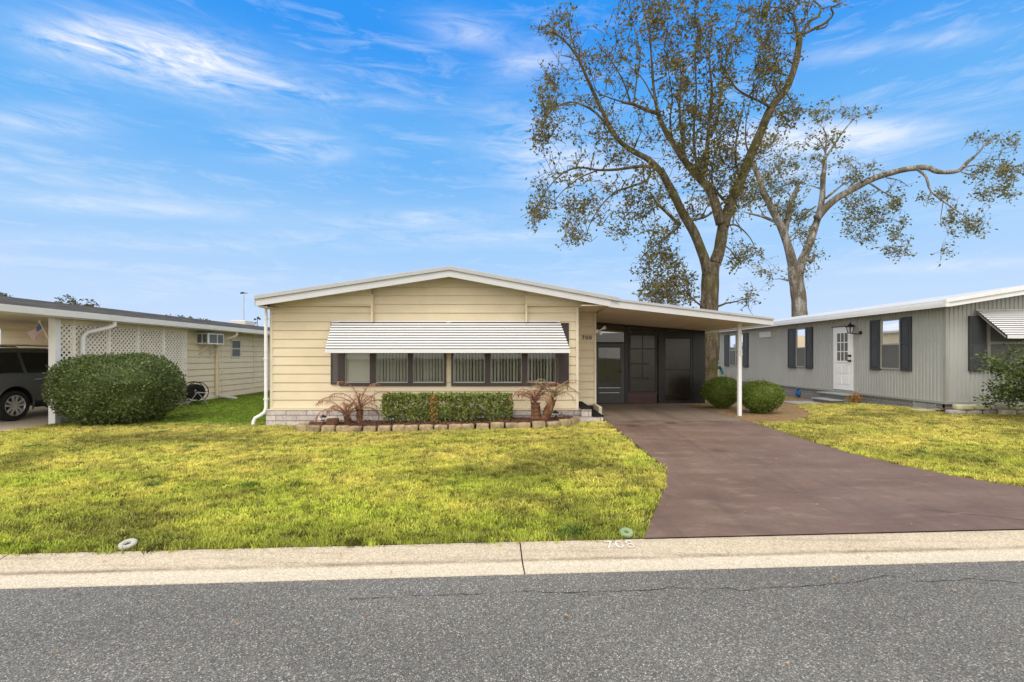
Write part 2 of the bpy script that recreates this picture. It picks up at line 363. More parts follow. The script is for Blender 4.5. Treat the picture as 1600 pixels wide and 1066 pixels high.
def grass_mat():
    m, nt, b, pos = new_mat('yellow green lawn grass')
    sp = nt('ShaderNodeSeparateXYZ', {0: pos})
    rnd = nt('ShaderNodeObjectInfo').outputs['Random']
    n1 = nt.noise(nt.scaled(pos, (.8, 1.2, 0)), .75, 5, .6)
    n2 = nt.noise(nt.scaled(pos, (1, 1, 0)), 3.6, 5, .65)
    yellow, green, deep, straw = (.74, .69, .14), (.52, .59, .08), (.16, .23, .03), (.73, .60, .21)
    c = nt.mix(nt.ramp(n1, [(.40, 0.), (.60, 1.)]), green, yellow)
    # older thatch nearer the houses is strawier, the strip by the kerb and the side yard greener
    w = nt('ShaderNodeMapRange', {0: nt.math('ADD', sp.outputs[1], nt.math('MULTIPLY', nt.math('SUBTRACT', n1, .5), 5.)), 1: 5.5, 2: 10.}).outputs[0]
    c = nt.mix(nt.math('MULTIPLY', w, .55), c, straw)
    cur = nt.math('SUBTRACT', sp.outputs[1], nt.math('MULTIPLY', sp.outputs[0], .063))
    g1 = nt('ShaderNodeMapRange', {0: nt.math('ADD', cur, nt.math('MULTIPLY', nt.math('SUBTRACT', n2, .5), .9)), 1: 5.0, 2: 4.3}).outputs[0]
    c = nt.mix(nt.math('MULTIPLY', g1, .65), c, (.20, .30, .02))
    yard = nt.math('MULTIPLY', nt('ShaderNodeMapRange', {0: nt.math('ADD', sp.outputs[1], nt.math('MULTIPLY', nt.math('SUBTRACT', n1, .5), 1.6)), 1: 10.4, 2: 11.4}).outputs[0],
                   nt('ShaderNodeMapRange', {0: sp.outputs[0], 1: -4.9, 2: -5.3}).outputs[0])
    c = nt.mix(nt.math('MULTIPLY', yard, .92), c, (.17, .30, .02))
    # worn darker patches
    n3 = nt.noise(nt.scaled(pos, (.55, .9, 0), (0, 0, .5)), .62, 6, .7, .5)
    c = nt.mix(nt.ramp(n3, [(.47, 0.), (.62, .8)]), c, (.205, .205, .045))
    c = nt.mix(nt.ramp(n2, [(.55, 0.), (.72, .5)]), c, deep)
    wd_ = nt('ShaderNodeTexVoronoi', {'Vector': nt.scaled(pos, (1, 1, 0)), 'Scale': 1.3}); wr = nt('ShaderNodeSeparateColor', {0: wd_.outputs['Color']})
    weed = nt.math('MULTIPLY', nt.ramp(nt.math('ADD', wd_.outputs['Distance'], nt.math('MULTIPLY', n2, .2)), [(.20, .8), (.34, 0.)]), nt.ramp(wr.outputs[1], [(.72, 0.), (.76, 1.)]))
    c = nt.mix(weed, c, (.10, .19, .03))
    c = nt.mix(1, c, nt.ramp(rnd, [(0, .16), (.14, .45), (.3, .9), (.7, 1.08), (1, 1.4)]), 'MULTIPLY')
    nt.l.new(c, b.inputs['Base Color']); b.inputs['Roughness'].default_value = .6; b.inputs['Specular IOR Level'].default_value = .25
    t = nt('ShaderNodeBsdfTranslucent', {'Color': c})
    mx = nt('ShaderNodeMixShader', {0: .3, 1: b.outputs[0], 2: t.outputs[0]})
    nt.l.new(mx.outputs[0], m.node_tree.nodes['Material Output'].inputs[0])
    return m
M['grass'] = grass_mat()

# ------------------------------------------------------------------ sky, sun, camera
SUN_EL, SUN_AZ = math.radians(52), math.radians(200)     # azimuth clockwise from +y: behind the viewer
wd = bpy.data.worlds.new('World'); SC.world = wd; wd.use_nodes = True
nt = NT(wd.node_tree); bg = wd.node_tree.nodes['Background']
sky = nt('ShaderNodeTexSky', sky_type='NISHITA', sun_disc=False)
sky.sun_elevation = SUN_EL; sky.sun_rotation = SUN_AZ; sky.air_density = 1.0; sky.dust_density = .6; sky.ozone_density = 2.
dirv = nt('ShaderNodeTexCoord').outputs['Generated']
sp = nt('ShaderNodeSeparateXYZ', {0: dirv}); dx, dy, dz = sp.outputs
up = nt.math('MAXIMUM', dz, 0.)
# a polarised deep blue overhead fading to pale lavender at the horizon, on top of the physical sky
grad = nt.ramp(up, [(0., (6.5, 7.6, 9.7)), (.10, (5.2, 6.9, 9.6)), (.22, (3.5, 6.1, 9.5)), (.38, (1.4, 4.6, 9.4)), (.56, (.25, 3.1, 9.2)), (1., (.2, 2.0, 7.5))])
grad.node.color_ramp.interpolation = 'EASE'
col = nt.mix(.88, sky.outputs[0], grad)
# wind-drawn cirrus
rot = nt.scaled(dirv, (1.5, 1.5, 11.), (0, math.radians(5), 0))
cn = nt.noise(rot, 1.6, 8, .58, .5)
cn2 = nt.noise(nt.scaled(dirv, (3.6, 3.6, 19.), (0, math.radians(-7), 0)), 2.6, 12, .68, .9)
wisp = nt.math('ADD', nt.math('MULTIPLY', cn, .46), nt.math('MULTIPLY', cn2, .54))
veil = nt.ramp(wisp, [(.50, 0.), (.78, .45)])
ys = nt.math('MAXIMUM', dy, .05)
ga = nt.math('DIVIDE', dx, ys); gb = nt.math('DIVIDE', dz, ys)
tot = None
for (px, py, sx, sy, tilt, amp) in [(270, 92, 165, 46, .22, 1.3), (130, 70, 110, 30, .15, .6), (60, 190, 120, 24, .05, .55), (445, 228, 95, 26, .08, .8), (180, 322, 190, 16, .06, .6),
        (630, 345, 120, 14, -.05, .65), (760, 368, 120, 10, .0, .55), (1300, 212, 190, 26, -.03, .9), (1290, 262, 110, 26, -.15, .6), (860, 250, 110, 70, .3, .75),
        (725, 45, 70, 26, .15, .55), (830, 95, 60, 24, -.2, .5), (1490, 60, 70, 14, -.15, .45), (1330, 80, 90, 16, -.15, .4), (1500, 415, 150, 10, -.05, .5), (1540, 320, 120, 34, -.1, .35),
        (520, 150, 130, 12, .14, .45), (230, 380, 200, 12, .06, .4), (500, 375, 260, 14, .03, .35), (1090, 300, 160, 60, 0, .5)]:
    a0, b0 = (px-800)/F, (556-py)/F
    u = nt.math('SUBTRACT', ga, a0); v = nt.math('SUBTRACT', gb, b0)
    v = nt.math('ADD', v, nt.math('MULTIPLY', u, tilt))
    q = nt.math('ADD', nt.math('POWER', nt.math('MULTIPLY', u, F/sx), 2.), nt.math('POWER', nt.math('MULTIPLY', v, F/sy), 2.))
    g = nt.math('MULTIPLY', nt.math('POWER', 2.718, nt.math('MULTIPLY', q, -1.)), amp)
    tot = g if tot is None else nt.math('ADD', tot, g)
front = nt('ShaderNodeMapRange', {0: dy, 1: .1, 2: .3}).outputs[0]
spot = nt.math('MULTIPLY', nt.math('MULTIPLY', tot, front), nt.ramp(wisp, [(.38, 0.), (.60, 1.)]), clamp=True)
cl = nt.math('MAXIMUM', veil, nt.math('MULTIPLY', spot, .92), clamp=True)
hz = nt('ShaderNodeMapRange', {0: dz, 1: .0, 2: .12}).outputs[0]
cl = nt.math('MULTIPLY', cl, nt.math('ADD', nt.math('MULTIPLY', hz, .8), .2))
col = nt.mix(cl, col, (9.2, 9.3, 9.9))
# unseen white overcast added overhead, behind and beside the view as soft fill
back = nt('ShaderNodeMapRange', {0: nt.math('ADD', nt.math('ADD', nt.math('SUBTRACT', .42, dy), nt.math('MULTIPLY', nt.math('MAXIMUM', nt.math('SUBTRACT', dz, .62), 0.), 2.2)), nt.math('MULTIPLY', nt.noise(dirv, 2.2, 5), .3)), 1: .12, 2: .62}).outputs[0]
ocol = nt.ramp(nt.noise(nt.scaled(dirv, (1, 1, 2.5)), 2.6, 6, .6), [(.3, (11.5, 11.2, 10.8)), (.7, (21., 19.8, 18.0))])
col = nt.mix(back, col, ocol)
nt.l.new(col, bg.inputs[0]); bg.inputs[1].default_value = .1

sl = bpy.data.lights.new('sun', 'SUN'); so = bpy.data.objects.new('sun', sl); COL.objects.link(so)
sl.energy = 1.5; sl.angle = math.radians(22); sl.color = (1., .95, .87)
sd = Vector((math.sin(SUN_AZ)*math.cos(SUN_EL), math.cos(SUN_AZ)*math.cos(SUN_EL), math.sin(SUN_EL)))
so.rotation_euler = sd.to_track_quat('Z', 'Y').to_euler(); so.location = (0, -20, 30)

cam = bpy.data.cameras.new('camera'); co = bpy.data.objects.new('camera', cam); COL.objects.link(co)
cam.lens = F*36/1600; cam.sensor_width = 36; cam.shift_y = 23/1600; cam.clip_end = 3000; cam.clip_start = .05
co.location = (0, 0, CH); co.rotation_euler = (math.pi/2, 0, 0); SC.camera = co
SC.view_settings.view_transform = 'Standard'; SC.view_settings.look = 'None'
SC.view_settings.exposure = .12; SC.view_settings.gamma = 1
SC.cycles.max_bounces = 8; SC.cycles.transparent_max_bounces = 16
SC.cycles.use_denoising = True

# ------------------------------------------------------------------ ground, road, kerb, drives, lawn
def S(o, label=None): return tag(o, label, kind='structure')
mb = MB(); mb.quad((-900, -300, -.32), (900, -300, -.32), (900, 1500, -.32), (-900, 1500, -.32)); S(mb.build('ground', M['soil']))
def sheet(name, xs, dfun, rows, mat_, dz, kind='structure', skip=None):
    mb = MB(); idx = {}
    for j in range(rows+1):
        for i, x in enumerate(xs):
            xx, d = dfun(x, j/rows); idx[i, j] = len(mb.v); mb.v.append((xx, d, gz(xx, d)+dz))
    for j in range(rows):
        for i in range(len(xs)-1):
            mb.f.append([idx[i, j], idx[i+1, j], idx[i+1, j+1], idx[i, j+1]]); mb.m.append(0)
    o = mb.build(name, mat_, smooth=True, norm=False); tag(o, kind=kind); return o
xs = [-60+i for i in range(121)]
sheet('terrain', xs, lambda x, t: (x, dcurb(x)+.0+t*t*70), 60, M['soil'], -.022)

mb = MB()      # the road, seen and unseen side, with its cracks
for i in range(60):
    x0, x1 = -60+2*i, -58+2*i
    mb.quad((x0, dlip(x0)-8., -.12), (x1, dlip(x1)-8., -.12), (x1, dlip(x1)+.004, -.12), (x0, dlip(x0)+.004, -.12))
def crack(pix, w):
    pts = []
    for px, py in pix:
        d = F*1.70/(py-556); pts.append(Vector((wx(px, d), d, 0)))
    fine = []
    for a, b in zip(pts, pts[1:]):
        n = max(2, int((b-a).length/.05))
        for k in range(n):
            p = a.lerp(b, k/n); p.y += R.uniform(-.01, .01); fine.append(p)
    fine.append(pts[-1])
    ww = [w*.5*R.uniform(.2, 1.2) for _ in fine]; ww[0] = ww[-1] = .001
    for a, b, wa, wb in zip(fine, fine[1:], ww, ww[1:]):
        mb.quad((a.x, a.y-wa, -.116), (b.x, b.y-wb, -.116), (b.x, b.y+wb, -.116), (a.x, a.y+wa, -.116), 1)
crack([(540, 938), (600, 935), (650, 932), (700, 930), (760, 928)], .006)
crack([(800, 925), (870, 926), (940, 925), (1000, 923), (1030, 922), (1045, 917), (1100, 923), (1135, 919), (1160, 923), (1210, 919), (1250, 917), (1290, 914), (1330, 911), (1370, 903), (1400, 900), (1430, 908), (1470, 909), (1520, 905), (1600, 912)], .007)
crack([(1355, 895), (1375, 899), (1398, 902)], .005); crack([(880, 927), (920, 931), (950, 930)], .004)
crack([(1520, 898), (1535, 908), (1545, 916)], .004); crack([(640, 946), (680, 947)], .005)
S(mb.build('road', [M['road'], M['crack']], norm=False))
# far side verge of the street, behind the viewer
mb = MB()
for i in range(60):
    x0, x1 = -60+2*i, -58+2*i
    mb.quad((x0, dlip(x0)-40, -.1), (x1, dlip(x1)-40, -.1), (x1, dlip(x1)-8., -.1), (x0, dlip(x0)-8., -.1))
S(mb.build('verge', M['soil'], norm=False))

prof = [(-.02, -.24), (0, -.114), (.10, -.121), (.19, -.121), (.25, -.114), (.30, -.100), (.36, -.083), (.42, -.070), (.47, -.062), (.502, -.060), (.512, -.072), (.512, -.26)]
ua = Vector((1, .0615, 0)).normalized(); va = Vector((-ua.y, ua.x, 0)); o0 = Vector((0, 3.75, 0))
def cp(s, t, z): p = o0+ua*s+va*t; return (p.x, p.y, z)
mb = MB(); joints = [-47, -42, -37, -31.5, -26, -21, -16.5, -12.3, -8.3, -4.13, .10, 5.3, 9.6, 14, 19, 24, 29, 34.5, 40, 46]
for ja, jb in zip(joints, joints[1:]):
    a, b = ja+.006, jb-.006; n = 12
    base = len(mb.v)
    for i in range(n+1):
        s = lerp(a, b, i/n)
        for t, z in prof: mb.v.append(cp(s, t, z+(.0025*noise.noise((s*.9, t*3, 0)) if z > -.2 else 0)))
    m_ = len(prof)
    for i in range(n):
        for j in range(m_-1):
            q = base+i*m_+j; mb.f.append([q, q+m_, q+m_+1, q+1]); mb.m.append(0)
    for e in (0, n): mb.f.append([base+e*m_+j for j in range(m_)]); mb.m.append(0)
mb.box(-60, 60, 3.6, 3.61, -.3, -.29, 1)
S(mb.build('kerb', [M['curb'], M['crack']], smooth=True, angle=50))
# painted house number on the kerb
def text_mesh(name, txt, size, matx, mat_, parent=None, extrude=.0, spacing=1.):
    cu = bpy.data.curves.new(name, 'FONT'); cu.body = txt; cu.size = size; cu.extrude = extrude; cu.align_x = 'CENTER'; cu.align_y = 'CENTER'; cu.space_character = spacing
    t = bpy.data.objects.new(name, cu); COL.objects.link(t)
    me = bpy.data.meshes.new_from_object(t.evaluated_get(bpy.context.evaluated_depsgraph_get()))
    bpy.data.objects.remove(t); bpy.data.curves.remove(cu)
    me.transform(matx); me.materials.clear(); me.materials.append(mat_)
    o = bpy.data.objects.new(name, me); COL.objects.link(o)
    if parent:
        me.transform(Matrix.Translation(-origin(parent))); o.parent = parent
    return o
def worn_paint():
    m, nt, b, pos = new_mat('worn white stencil paint')
    n = nt.noise(pos, 28, 5, .7)
    c = nt.mix(nt.ramp(n, [(.40, .25), (.58, .95)]), (.74, .75, .78), (.46, .40, .31))
    nt.l.new(c, b.inputs['Base Color']); b.inputs['Roughness'].default_value = .8; return m
c0 = cp(.965, .405, 0); sl_ = math.atan2(.018, .08)
bpy.context.view_layer.update()
mt = Matrix.Translation((c0[0], c0[1], -.0665)) @ Matrix.Rotation(.0615, 4, 'Z') @ Matrix.Rotation(.19, 4, 'X')
o = text_mesh('kerb_number', '708', .16, mt, worn_paint(), spacing=1.15)
tag(o, 'worn white stencilled house number painted on the pale kerb', 'number')

# drives
n = 26
mb = MB(); rows = 46
for j in range(rows+1):
    t = j/rows
    for i in range(n+1):
        u = i/n; d = 5.
        for _ in range(6):
            d0 = dcurb(lerp(edge_left(d), edge_right(d), u))-.018; d = d0+(t**1.25)*(18.0-d0)
        x = lerp(edge_left(d), edge_right(d)+(.65 if d > 14.2 else 0), u)
        mb.v.append((x, d, gz(x, d)+.012))
for j in range(rows):
    for i in range(n): q = j*(n+1)+i; mb.f.append([q, q+1, q+n+2, q+n+1]); mb.m.append(0)
def ribbon(pts, w, mi, dz):
    for (x0, d0), (x1, d1) in zip(pts, pts[1:]):
        nx, ny = (d1-d0), -(x1-x0); l = math.hypot(nx, ny); nx *= w/l; ny *= w/l
        mb.quad((x0-nx, d0-ny, gz(x0, d0)+dz), (x0+nx, d0+ny, gz(x0, d0)+dz), (x1+nx, d1+ny, gz(x1, d1)+dz), (x1-nx, d1-ny, gz(x1, d1)+dz), mi)
pts = [(2.06+i*.15, 10.42+.012*R.uniform(-1, 1)) for i in range(21)]; ribbon(pts, .007, 1, .016)
pts = [(4.35, 5.1)]
for i in range(12): pts.append((pts[-1][0]+.06, pts[-1][1]-.028+R.uniform(-.012, .012)))
ribbon(pts, .003, 1, .016)
S(mb.build('driveway', [M['drive'], M['crack']], norm=False, smooth=True))
sheet('neighbor_driveway', [-17.5, -16, -14, -12.5, -11.2, -10.42], lambda x, t: (x, lerp(dcurb(x), 15.6, t)), 20, M['concrete'], .012)

# lawn: one stretch each side of the drive plus the side yards, sown with grass
lawn = MB()
def patch(xl, xr, d0, d1, nx, nd):
    base = len(lawn.v)
    for j in range(nd+1):
        for i in range(nx+1):
            u = i/nx; t = j/nd; d = 6.
            for _ in range(6):
                x = lerp(xl(d), xr(d), u); a, b = d0(x), d1(x); d = a+(b-a)*t
            x = lerp(xl(d), xr(d), u); lawn.v.append((x, d, gz(x, d)))
    for j in range(nd):
        for i in range(nx): q = base+j*(nx+1)+i; lawn.f.append([q, q+1, q+nx+2, q+nx+1]); lawn.m.append(0)
def back_left(x): return table(x, [(-5.7, 10.8), (-4.55, 10.75), (-4.45, 9.95), (-4.0, 9.78), (.6, 9.78), (1.2, 10.0), (1.45, 10.42), (2.1, 10.45)])
patch(lambda d: -10.40, lambda d: edge_left(d)-.05, lambda x: dcurb(x)+.01, back_left, 60, 34)
patch(lambda d: -10.40, lambda d: -5.5, lambda x: 10.8, lambda x: 12.2, 12, 4)
patch(lambda d: -10.62, lambda d: -5.5, lambda x: 12.2, lambda x: 27, 12, 16)
def back_right(x): return table(x, [(5.1, 10.3), (5.6, 10.2), (6.4, 10.6), (7.0, 11.2), (7.6, 12.4), (8.3, 14.2), (10.0, 14.4), (10.48, 14.4), (10.56, 11.1), (14.5, 11.0)])
patch(lambda d: edge_right(d)+.05, lambda d: 14.5, lambda x: dcurb(x)+.01, back_right, 40, 34)
lo = lawn.build('lawn', [M['soil'], M['grass']], norm=False, smooth=True)
tag(lo, 'yellow green lawn grass with straw coloured and greener patches', 'grass', kind='stuff')

def tuft_mesh():
    mb = MB(); rr = random.Random(3)
    for _ in range(32):
        a = rr.uniform(0, 6.283); r = .07*math.sqrt(rr.random()); x, y = r*math.cos(a), r*math.sin(a)
        h = rr.uniform(.014, .038); w = rr.uniform(.0022, .0042); th = rr.uniform(0, 6.283); le = rr.uniform(.15, 1.15)*h
        c, s = math.cos(th), math.sin(th); p = -s*w, c*w
        mb.add([(x-p[0], y-p[1], -.008), (x+p[0], y+p[1], -.008),
                (x+c*le*.4+p[0]*.85, y+s*le*.4+p[1]*.85, h*.62), (x+c*le*.4-p[0]*.85, y+s*le*.4-p[1]*.85, h*.62),
                (x+c*le, y+s*le, h)], [(0, 1, 2, 3), (3, 2, 4)])
    me = bpy.data.meshes.new('grass_tuft'); me.from_pydata(mb.v, [], mb.f); me.materials.append(M['grass']); return me
tuft = bpy.data.objects.new('grass_tuft', tuft_mesh())
ng = bpy.data.node_groups.new('grass', 'GeometryNodeTree')
ng.interface.new_socket(name='Geometry', in_out='INPUT', socket_type='NodeSocketGeometry')
ng.interface.new_socket(name='Geometry', in_out='OUTPUT', socket_type='NodeSocketGeometry')
g = NT(ng); gi = g('NodeGroupInput'); go = g('NodeGroupOutput')
dp = g('GeometryNodeDistributePointsOnFaces', {'Mesh': gi.outputs[0]}); dp.inputs['Density'].default_value = 470.; dp.inputs['Seed'].default_value = 4
gn = g('ShaderNodeTexNoise', {'Scale': 9.5, 'Detail': 3.}); gp = g('GeometryNodeInputPosition'); ng.links.new(gp.outputs[0], gn.inputs['Vector'])
gm = g('ShaderNodeMapRange', {0: gn.outputs[0], 1: .36, 2: .52, 3: .12, 4: 1.}); gd = g('ShaderNodeMath', {0: gm.outputs[0], 1: 640.}, operation='MULTIPLY'); ng.links.new(gd.outputs[0], dp.inputs['Density'])
oi = g('GeometryNodeObjectInfo'); oi.inputs['Object'].default_value = tuft; oi.inputs['As Instance'].default_value = True
rv = g('FunctionNodeRandomValue', data_type='FLOAT_VECTOR'); rv.inputs[0].default_value = (-.22, -.22, 0); rv.inputs[1].default_value = (.22, .22, 6.283)
rs = g('FunctionNodeRandomValue', data_type='FLOAT'); rs.inputs[2].default_value = .5; rs.inputs[3].default_value = 1.4
ip = g('GeometryNodeInstanceOnPoints', {'Points': dp.outputs[0], 'Instance': oi.outputs['Geometry'], 'Rotation': rv.outputs[0], 'Scale': rs.outputs[1]})
jg = g('GeometryNodeJoinGeometry'); ng.links.new(ip.outputs[0], jg.inputs[0]); ng.links.new(gi.outputs[0], jg.inputs[0])
ng.links.new(jg.outputs[0], go.inputs[0])
md = lo.modifiers.new('grass', 'NODES'); md.node_group = ng
# ------------------------------------------------------------------ lap siding
def lap_front(mb, y, rng, z0, z1, pitch, first=None):
    """boards facing the street; rng(z, mid) -> list of (x0, x1) at height z for the board whose middle is mid"""
    z = first if first is not None else z0
    g, lip = .024, .014
    while z < z1-.02:
        t = min(z+pitch, z1); mid = (z+t)/2
        for (a0, a1), (b0, b1) in zip(rng(z, mid), rng(t, mid)):
            def X(zz): f = (zz-z)/(t-z); return lerp(a0, b0, f), lerp(a1, b1, f)
            l = [(z, y+.010), (z+g, y+.010), (z+g+.001, y-lip), (t-.001, y-lip*.35), (t, y+.010)]
            for (za, ya), (zb, yb) in zip(l, l[1:]):
                p, q = X(za), X(zb)
                mb.quad((p[0], ya, za), (p[1], ya, za), (q[1], yb, zb), (q[0], yb, zb))
        z += pitch
def lap_side(mb, x, y0, y1, z0, z1, pitch, sgn=1):
    z = z0; g, lip = .030, .022*sgn
    while z < z1-.02:
        t = min(z+pitch, z1)
        l = [(z, x-.012*sgn), (z+g, x-.012*sgn), (z+g+.001, x+lip), (t-.001, x+lip*.35), (t, x-.004*sgn)]
        for (za, xa), (zb, xb) in zip(l, l[1:]): mb.quad((xa, y0, za), (xa, y1, za), (xb, y1, zb), (xb, y0, zb))
        z += pitch

# ------------------------------------------------------------------ the cream house
D = 10.9
XL, XR, ZB = -5.44, 1.487, .367
PK, RL, RR = (-1.356, 3.40), (-5.53, 2.765), (2.30, 2.725)     # underside of the roof
def roof_z(x): return lerp(RL[1], PK[1], (x-RL[0])/(PK[0]-RL[0])) if x < PK[0] else lerp(PK[1], RR[1], (x-PK[0])/(RR[0]-PK[0]))
def roof_l(z): return RL[0]+(z-RL[1])/(PK[1]-RL[1])*(PK[0]-RL[0])
def roof_r(z): return PK[0]+(PK[1]-z)/(PK[1]-RR[1])*(RR[0]-PK[0])
H = thing('mobile_home', 'cream lap-sided single-storey home numbered 708 with brown shutters, striped awning and attached carport', 'house', (-1.4, D, gz(-1.4, D)))
mb = MB()
openings = [(-3.87, -1.52), (-1.34, 1.0)]
def main_rng(z, mid):
    a = max(XL, roof_l(z) if z > 2.70 else XL); b = min(XR, roof_r(z) if z > 2.70 else XR)
    if .955 < mid < 2.33:
        return [(a, openings[0][0]), (openings[0][1], openings[1][0]), (openings[1][1], b)]
    return [(a, max(a, b))]
lap_front(mb, D, main_rng, ZB, 3.38, .196)
mb.quad((XL, D, 0), (XL, 28, 0), (XL, 28, 2.75), (XL, D, 2.75))                          # left side
mb.quad((XR, D, 0), (XR, 12.06, 0), (XR, 12.06, 2.76), (XR, D, 2.76))                    # side of the entry recess
mb.quad((XL, 28, 0), (5.9, 28, 0), (5.9, 28, 2.75), (XL, 28, 2.75)); mb.quad((2.09, 12.08, 0), (2.09, 28, 0), (2.09, 28, 2.75), (2.09, 12.08, 2.75))
lap_front(mb, 12.06, lambda z, m: [(XR, 2.09)], .33, 2.69, .196)                         # set-back panel with the number
mb.build('wall', M['cream'], H)
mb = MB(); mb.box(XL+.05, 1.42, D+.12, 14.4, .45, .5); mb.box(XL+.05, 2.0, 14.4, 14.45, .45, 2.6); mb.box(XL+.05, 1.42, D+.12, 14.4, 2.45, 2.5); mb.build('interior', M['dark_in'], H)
for a, b, rg in ((-5.40, -3.145, lambda z, m: [(max(XL, min(-3.13, roof_l(z))), -3.145)]), (.335, 2.12, lambda z, m: [(.335, max(.335, min(2.12, roof_r(z))))])):
    mb = MB(); lap_front(mb, D-.10, rg, 2.713, 3.12, .196); mb.box(a, b, D-.10, D+.003, 2.697, 2.712); mb.build('gable_panel', M['cream'], H)
def piece(name, mat_, par, *b, bevel=.003): mb = MB(); mb.box(*b); return mb.build(name, mat_, par, bevel=bevel)
for x in (-3.13, .32): piece('seam_trim', M['cream'], H, x-.022, x+.022, D-.118, D+.004, 2.33, 2.95); piece('seam_trim', M['cream'], H, x-.022, x+.022, D-.022, D+.004, ZB, .90)
for b in ((XL-.012, XL+.05, D-.024, D+.05, ZB, 2.77), (XR-.05, XR+.012, D-.024, D+.05, ZB, 2.72), (2.05, 2.10, 12.03, 12.08, .30, 2.68)): piece('corner_trim', M['cream_trim'], H, *b)
mb = MB(); mb.box(XL-.06, 1.60, 10.80, D+.1, -.35, ZB-.002); mb.box(XL-.06, XL+.05, D+.1, 28, -.35, ZB-.002)
mb.build('skirting', M['brick_pink'], H)
mb = MB(); mb.box(XL-.075, 1.62, 10.785, D+.02, ZB-.002, ZB+.012); mb.build('skirting_ledge', M['cream_trim'], H)
# roof
mb = MB(); T = .10
mb.prism([(RL[0], RL[1]), (PK[0], PK[1]), (RR[0], RR[1]), (RR[0], RR[1]+T), (PK[0], PK[1]+T), (RL[0], RL[1]+T)], 'y', 10.452, 28.4)
rf = mb.build('roof', M['roof_white'], H)
mb = MB()
mb.prism([(RL[0]-.01, RL[1]-.115), (PK[0], PK[1]-.115), (RR[0]-.17, RR[1]-.085), (RR[0]-.17, RR[1]+.06), (PK[0], PK[1]+.035), (RL[0]-.01, RL[1]+.035)], 'y', 10.42, 10.45)
mb.build('fascia', M['fascia'], rf)
mb = MB()
mb.prism([(RL[0]-.02, RL[1]+.028), (PK[0], PK[1]+.028), (RR[0], RR[1]+.028), (RR[0], RR[1]+.112), (PK[0], PK[1]+.115), (RL[0]-.02, RL[1]+.115)], 'y', 10.385, 10.47)
mb.box(RL[0]-.03, RL[0]+.001, 10.42, 28.4, RL[1]-.10, RL[1]+.11)
mb.build('roof_edge', M['roof_cap'], rf, bevel=.006)
mb = MB(); mb.box(XL-.06, -5.30, 10.46, 28, 2.63, 2.645); mb.box(XR+.013, 2.12, 10.45, 12.06, 2.664, 2.68); mb.build('soffit', M['soffit'], rf)
# windows
def lattice_window(x0, x1, panes, z0=.90, z1=2.34, y=D-.05, closed=()):
    mb = MB(); e = .045
    cuts = [x0+e]+[v for p in panes for v in p]+[x1-e]
    mb.box(x0, x1, y, D+.05, z0, z0+.07); mb.box(x0, x1, y, D+.05, z1-.05, z1)
    xs = [x0]+[v for p in panes for v in p]+[x1]
    for a, b in zip(xs[::2], xs[1::2]): mb.box(a, b, y+.002, D+.05, z0+.07, z1-.05)
    w = mb.build('window', M['brown'], H, bevel=.004)
    for i, (a, b) in enumerate(panes):
        mb = MB(); za, zb = z0+.072, z1-.052; s = .014
        for q in ((a, b, za, za+s+.008), (a, b, zb-s, zb), (a, a+s, za+s, zb-s), (b-s, b, za+s, zb-s)): mb.box(q[0]+.002, q[1]-.002, y+.018, y+.05, q[2], q[3])
        if i in closed: mb.box(a+s, b-s, y+.018, y+.05, 1.90, 1.915)
        mb.build('sash', M['sash'], w)
        mb = MB(); mb.box(a+.004, b-.004, y+.034, y+.038, za, zb); mb.build('pane', M['glass'], w)
        mb = MB(); k = int((b-a)/.0745)
        for j in range(k+1):
            c = a+.03+(b-a-.06)*j/k; ang = math.radians(8 if i in closed else 63+R.uniform(-8, 8))
            ax = Vector((math.cos(ang), math.sin(ang), 0))*.043
            mb.obox((c, D+.075, (za+zb)/2), ax, Vector((-ax.y, ax.x, 0))*.02, (R.uniform(-.004, .004), 0, (zb-za)/2-.02))
        mb.build('vertical_blind', M['blind'], w)
    return w
px = lambda v: wx(v, D-.05)
lattice_window(px(530), px(697), [(px(538.5), px(577.5)), (px(587), px(637)), (px(645), px(693.5))], closed=(0,))
lattice_window(px(705), px(871), [(px(708), px(757.5)), (px(766.5), px(815.5)), (px(824.5), px(868))])
def louvre_shutter(x0, x1, z0, z1, y, mat_, parent, name='shutter'):
    mb = MB(); b = .03
    mb.box(x0, x1, y, D, z0, z0+b*1.6); mb.box(x0, x1, y, D, z1-b, z1); mb.box(x0, x0+b, y+.001, D, z0+b*1.6, z1-b); mb.box(x1-b, x1, y+.001, D, z0+b*1.6, z1-b)
    mb.box(x0+b, x1-b, y+.02, D, z0+b, z1-b)
    z = z0+b*1.6
    while z < z1-b-.02: mb.add([(x0+b, y+.004, z), (x1-b, y+.004, z), (x1-b, y+.02, z+.03), (x0+b, y+.02, z+.03)], [(0, 1, 2, 3)]); z += .036
    return mb.build(name, mat_, parent, norm=False)
louvre_shutter(px(516.5), px(530)-.004, .935, 2.32, D-.045, M['brown'], H); louvre_shutter(px(872), px(889), .945, 2.32, D-.045, M['brown'], H)
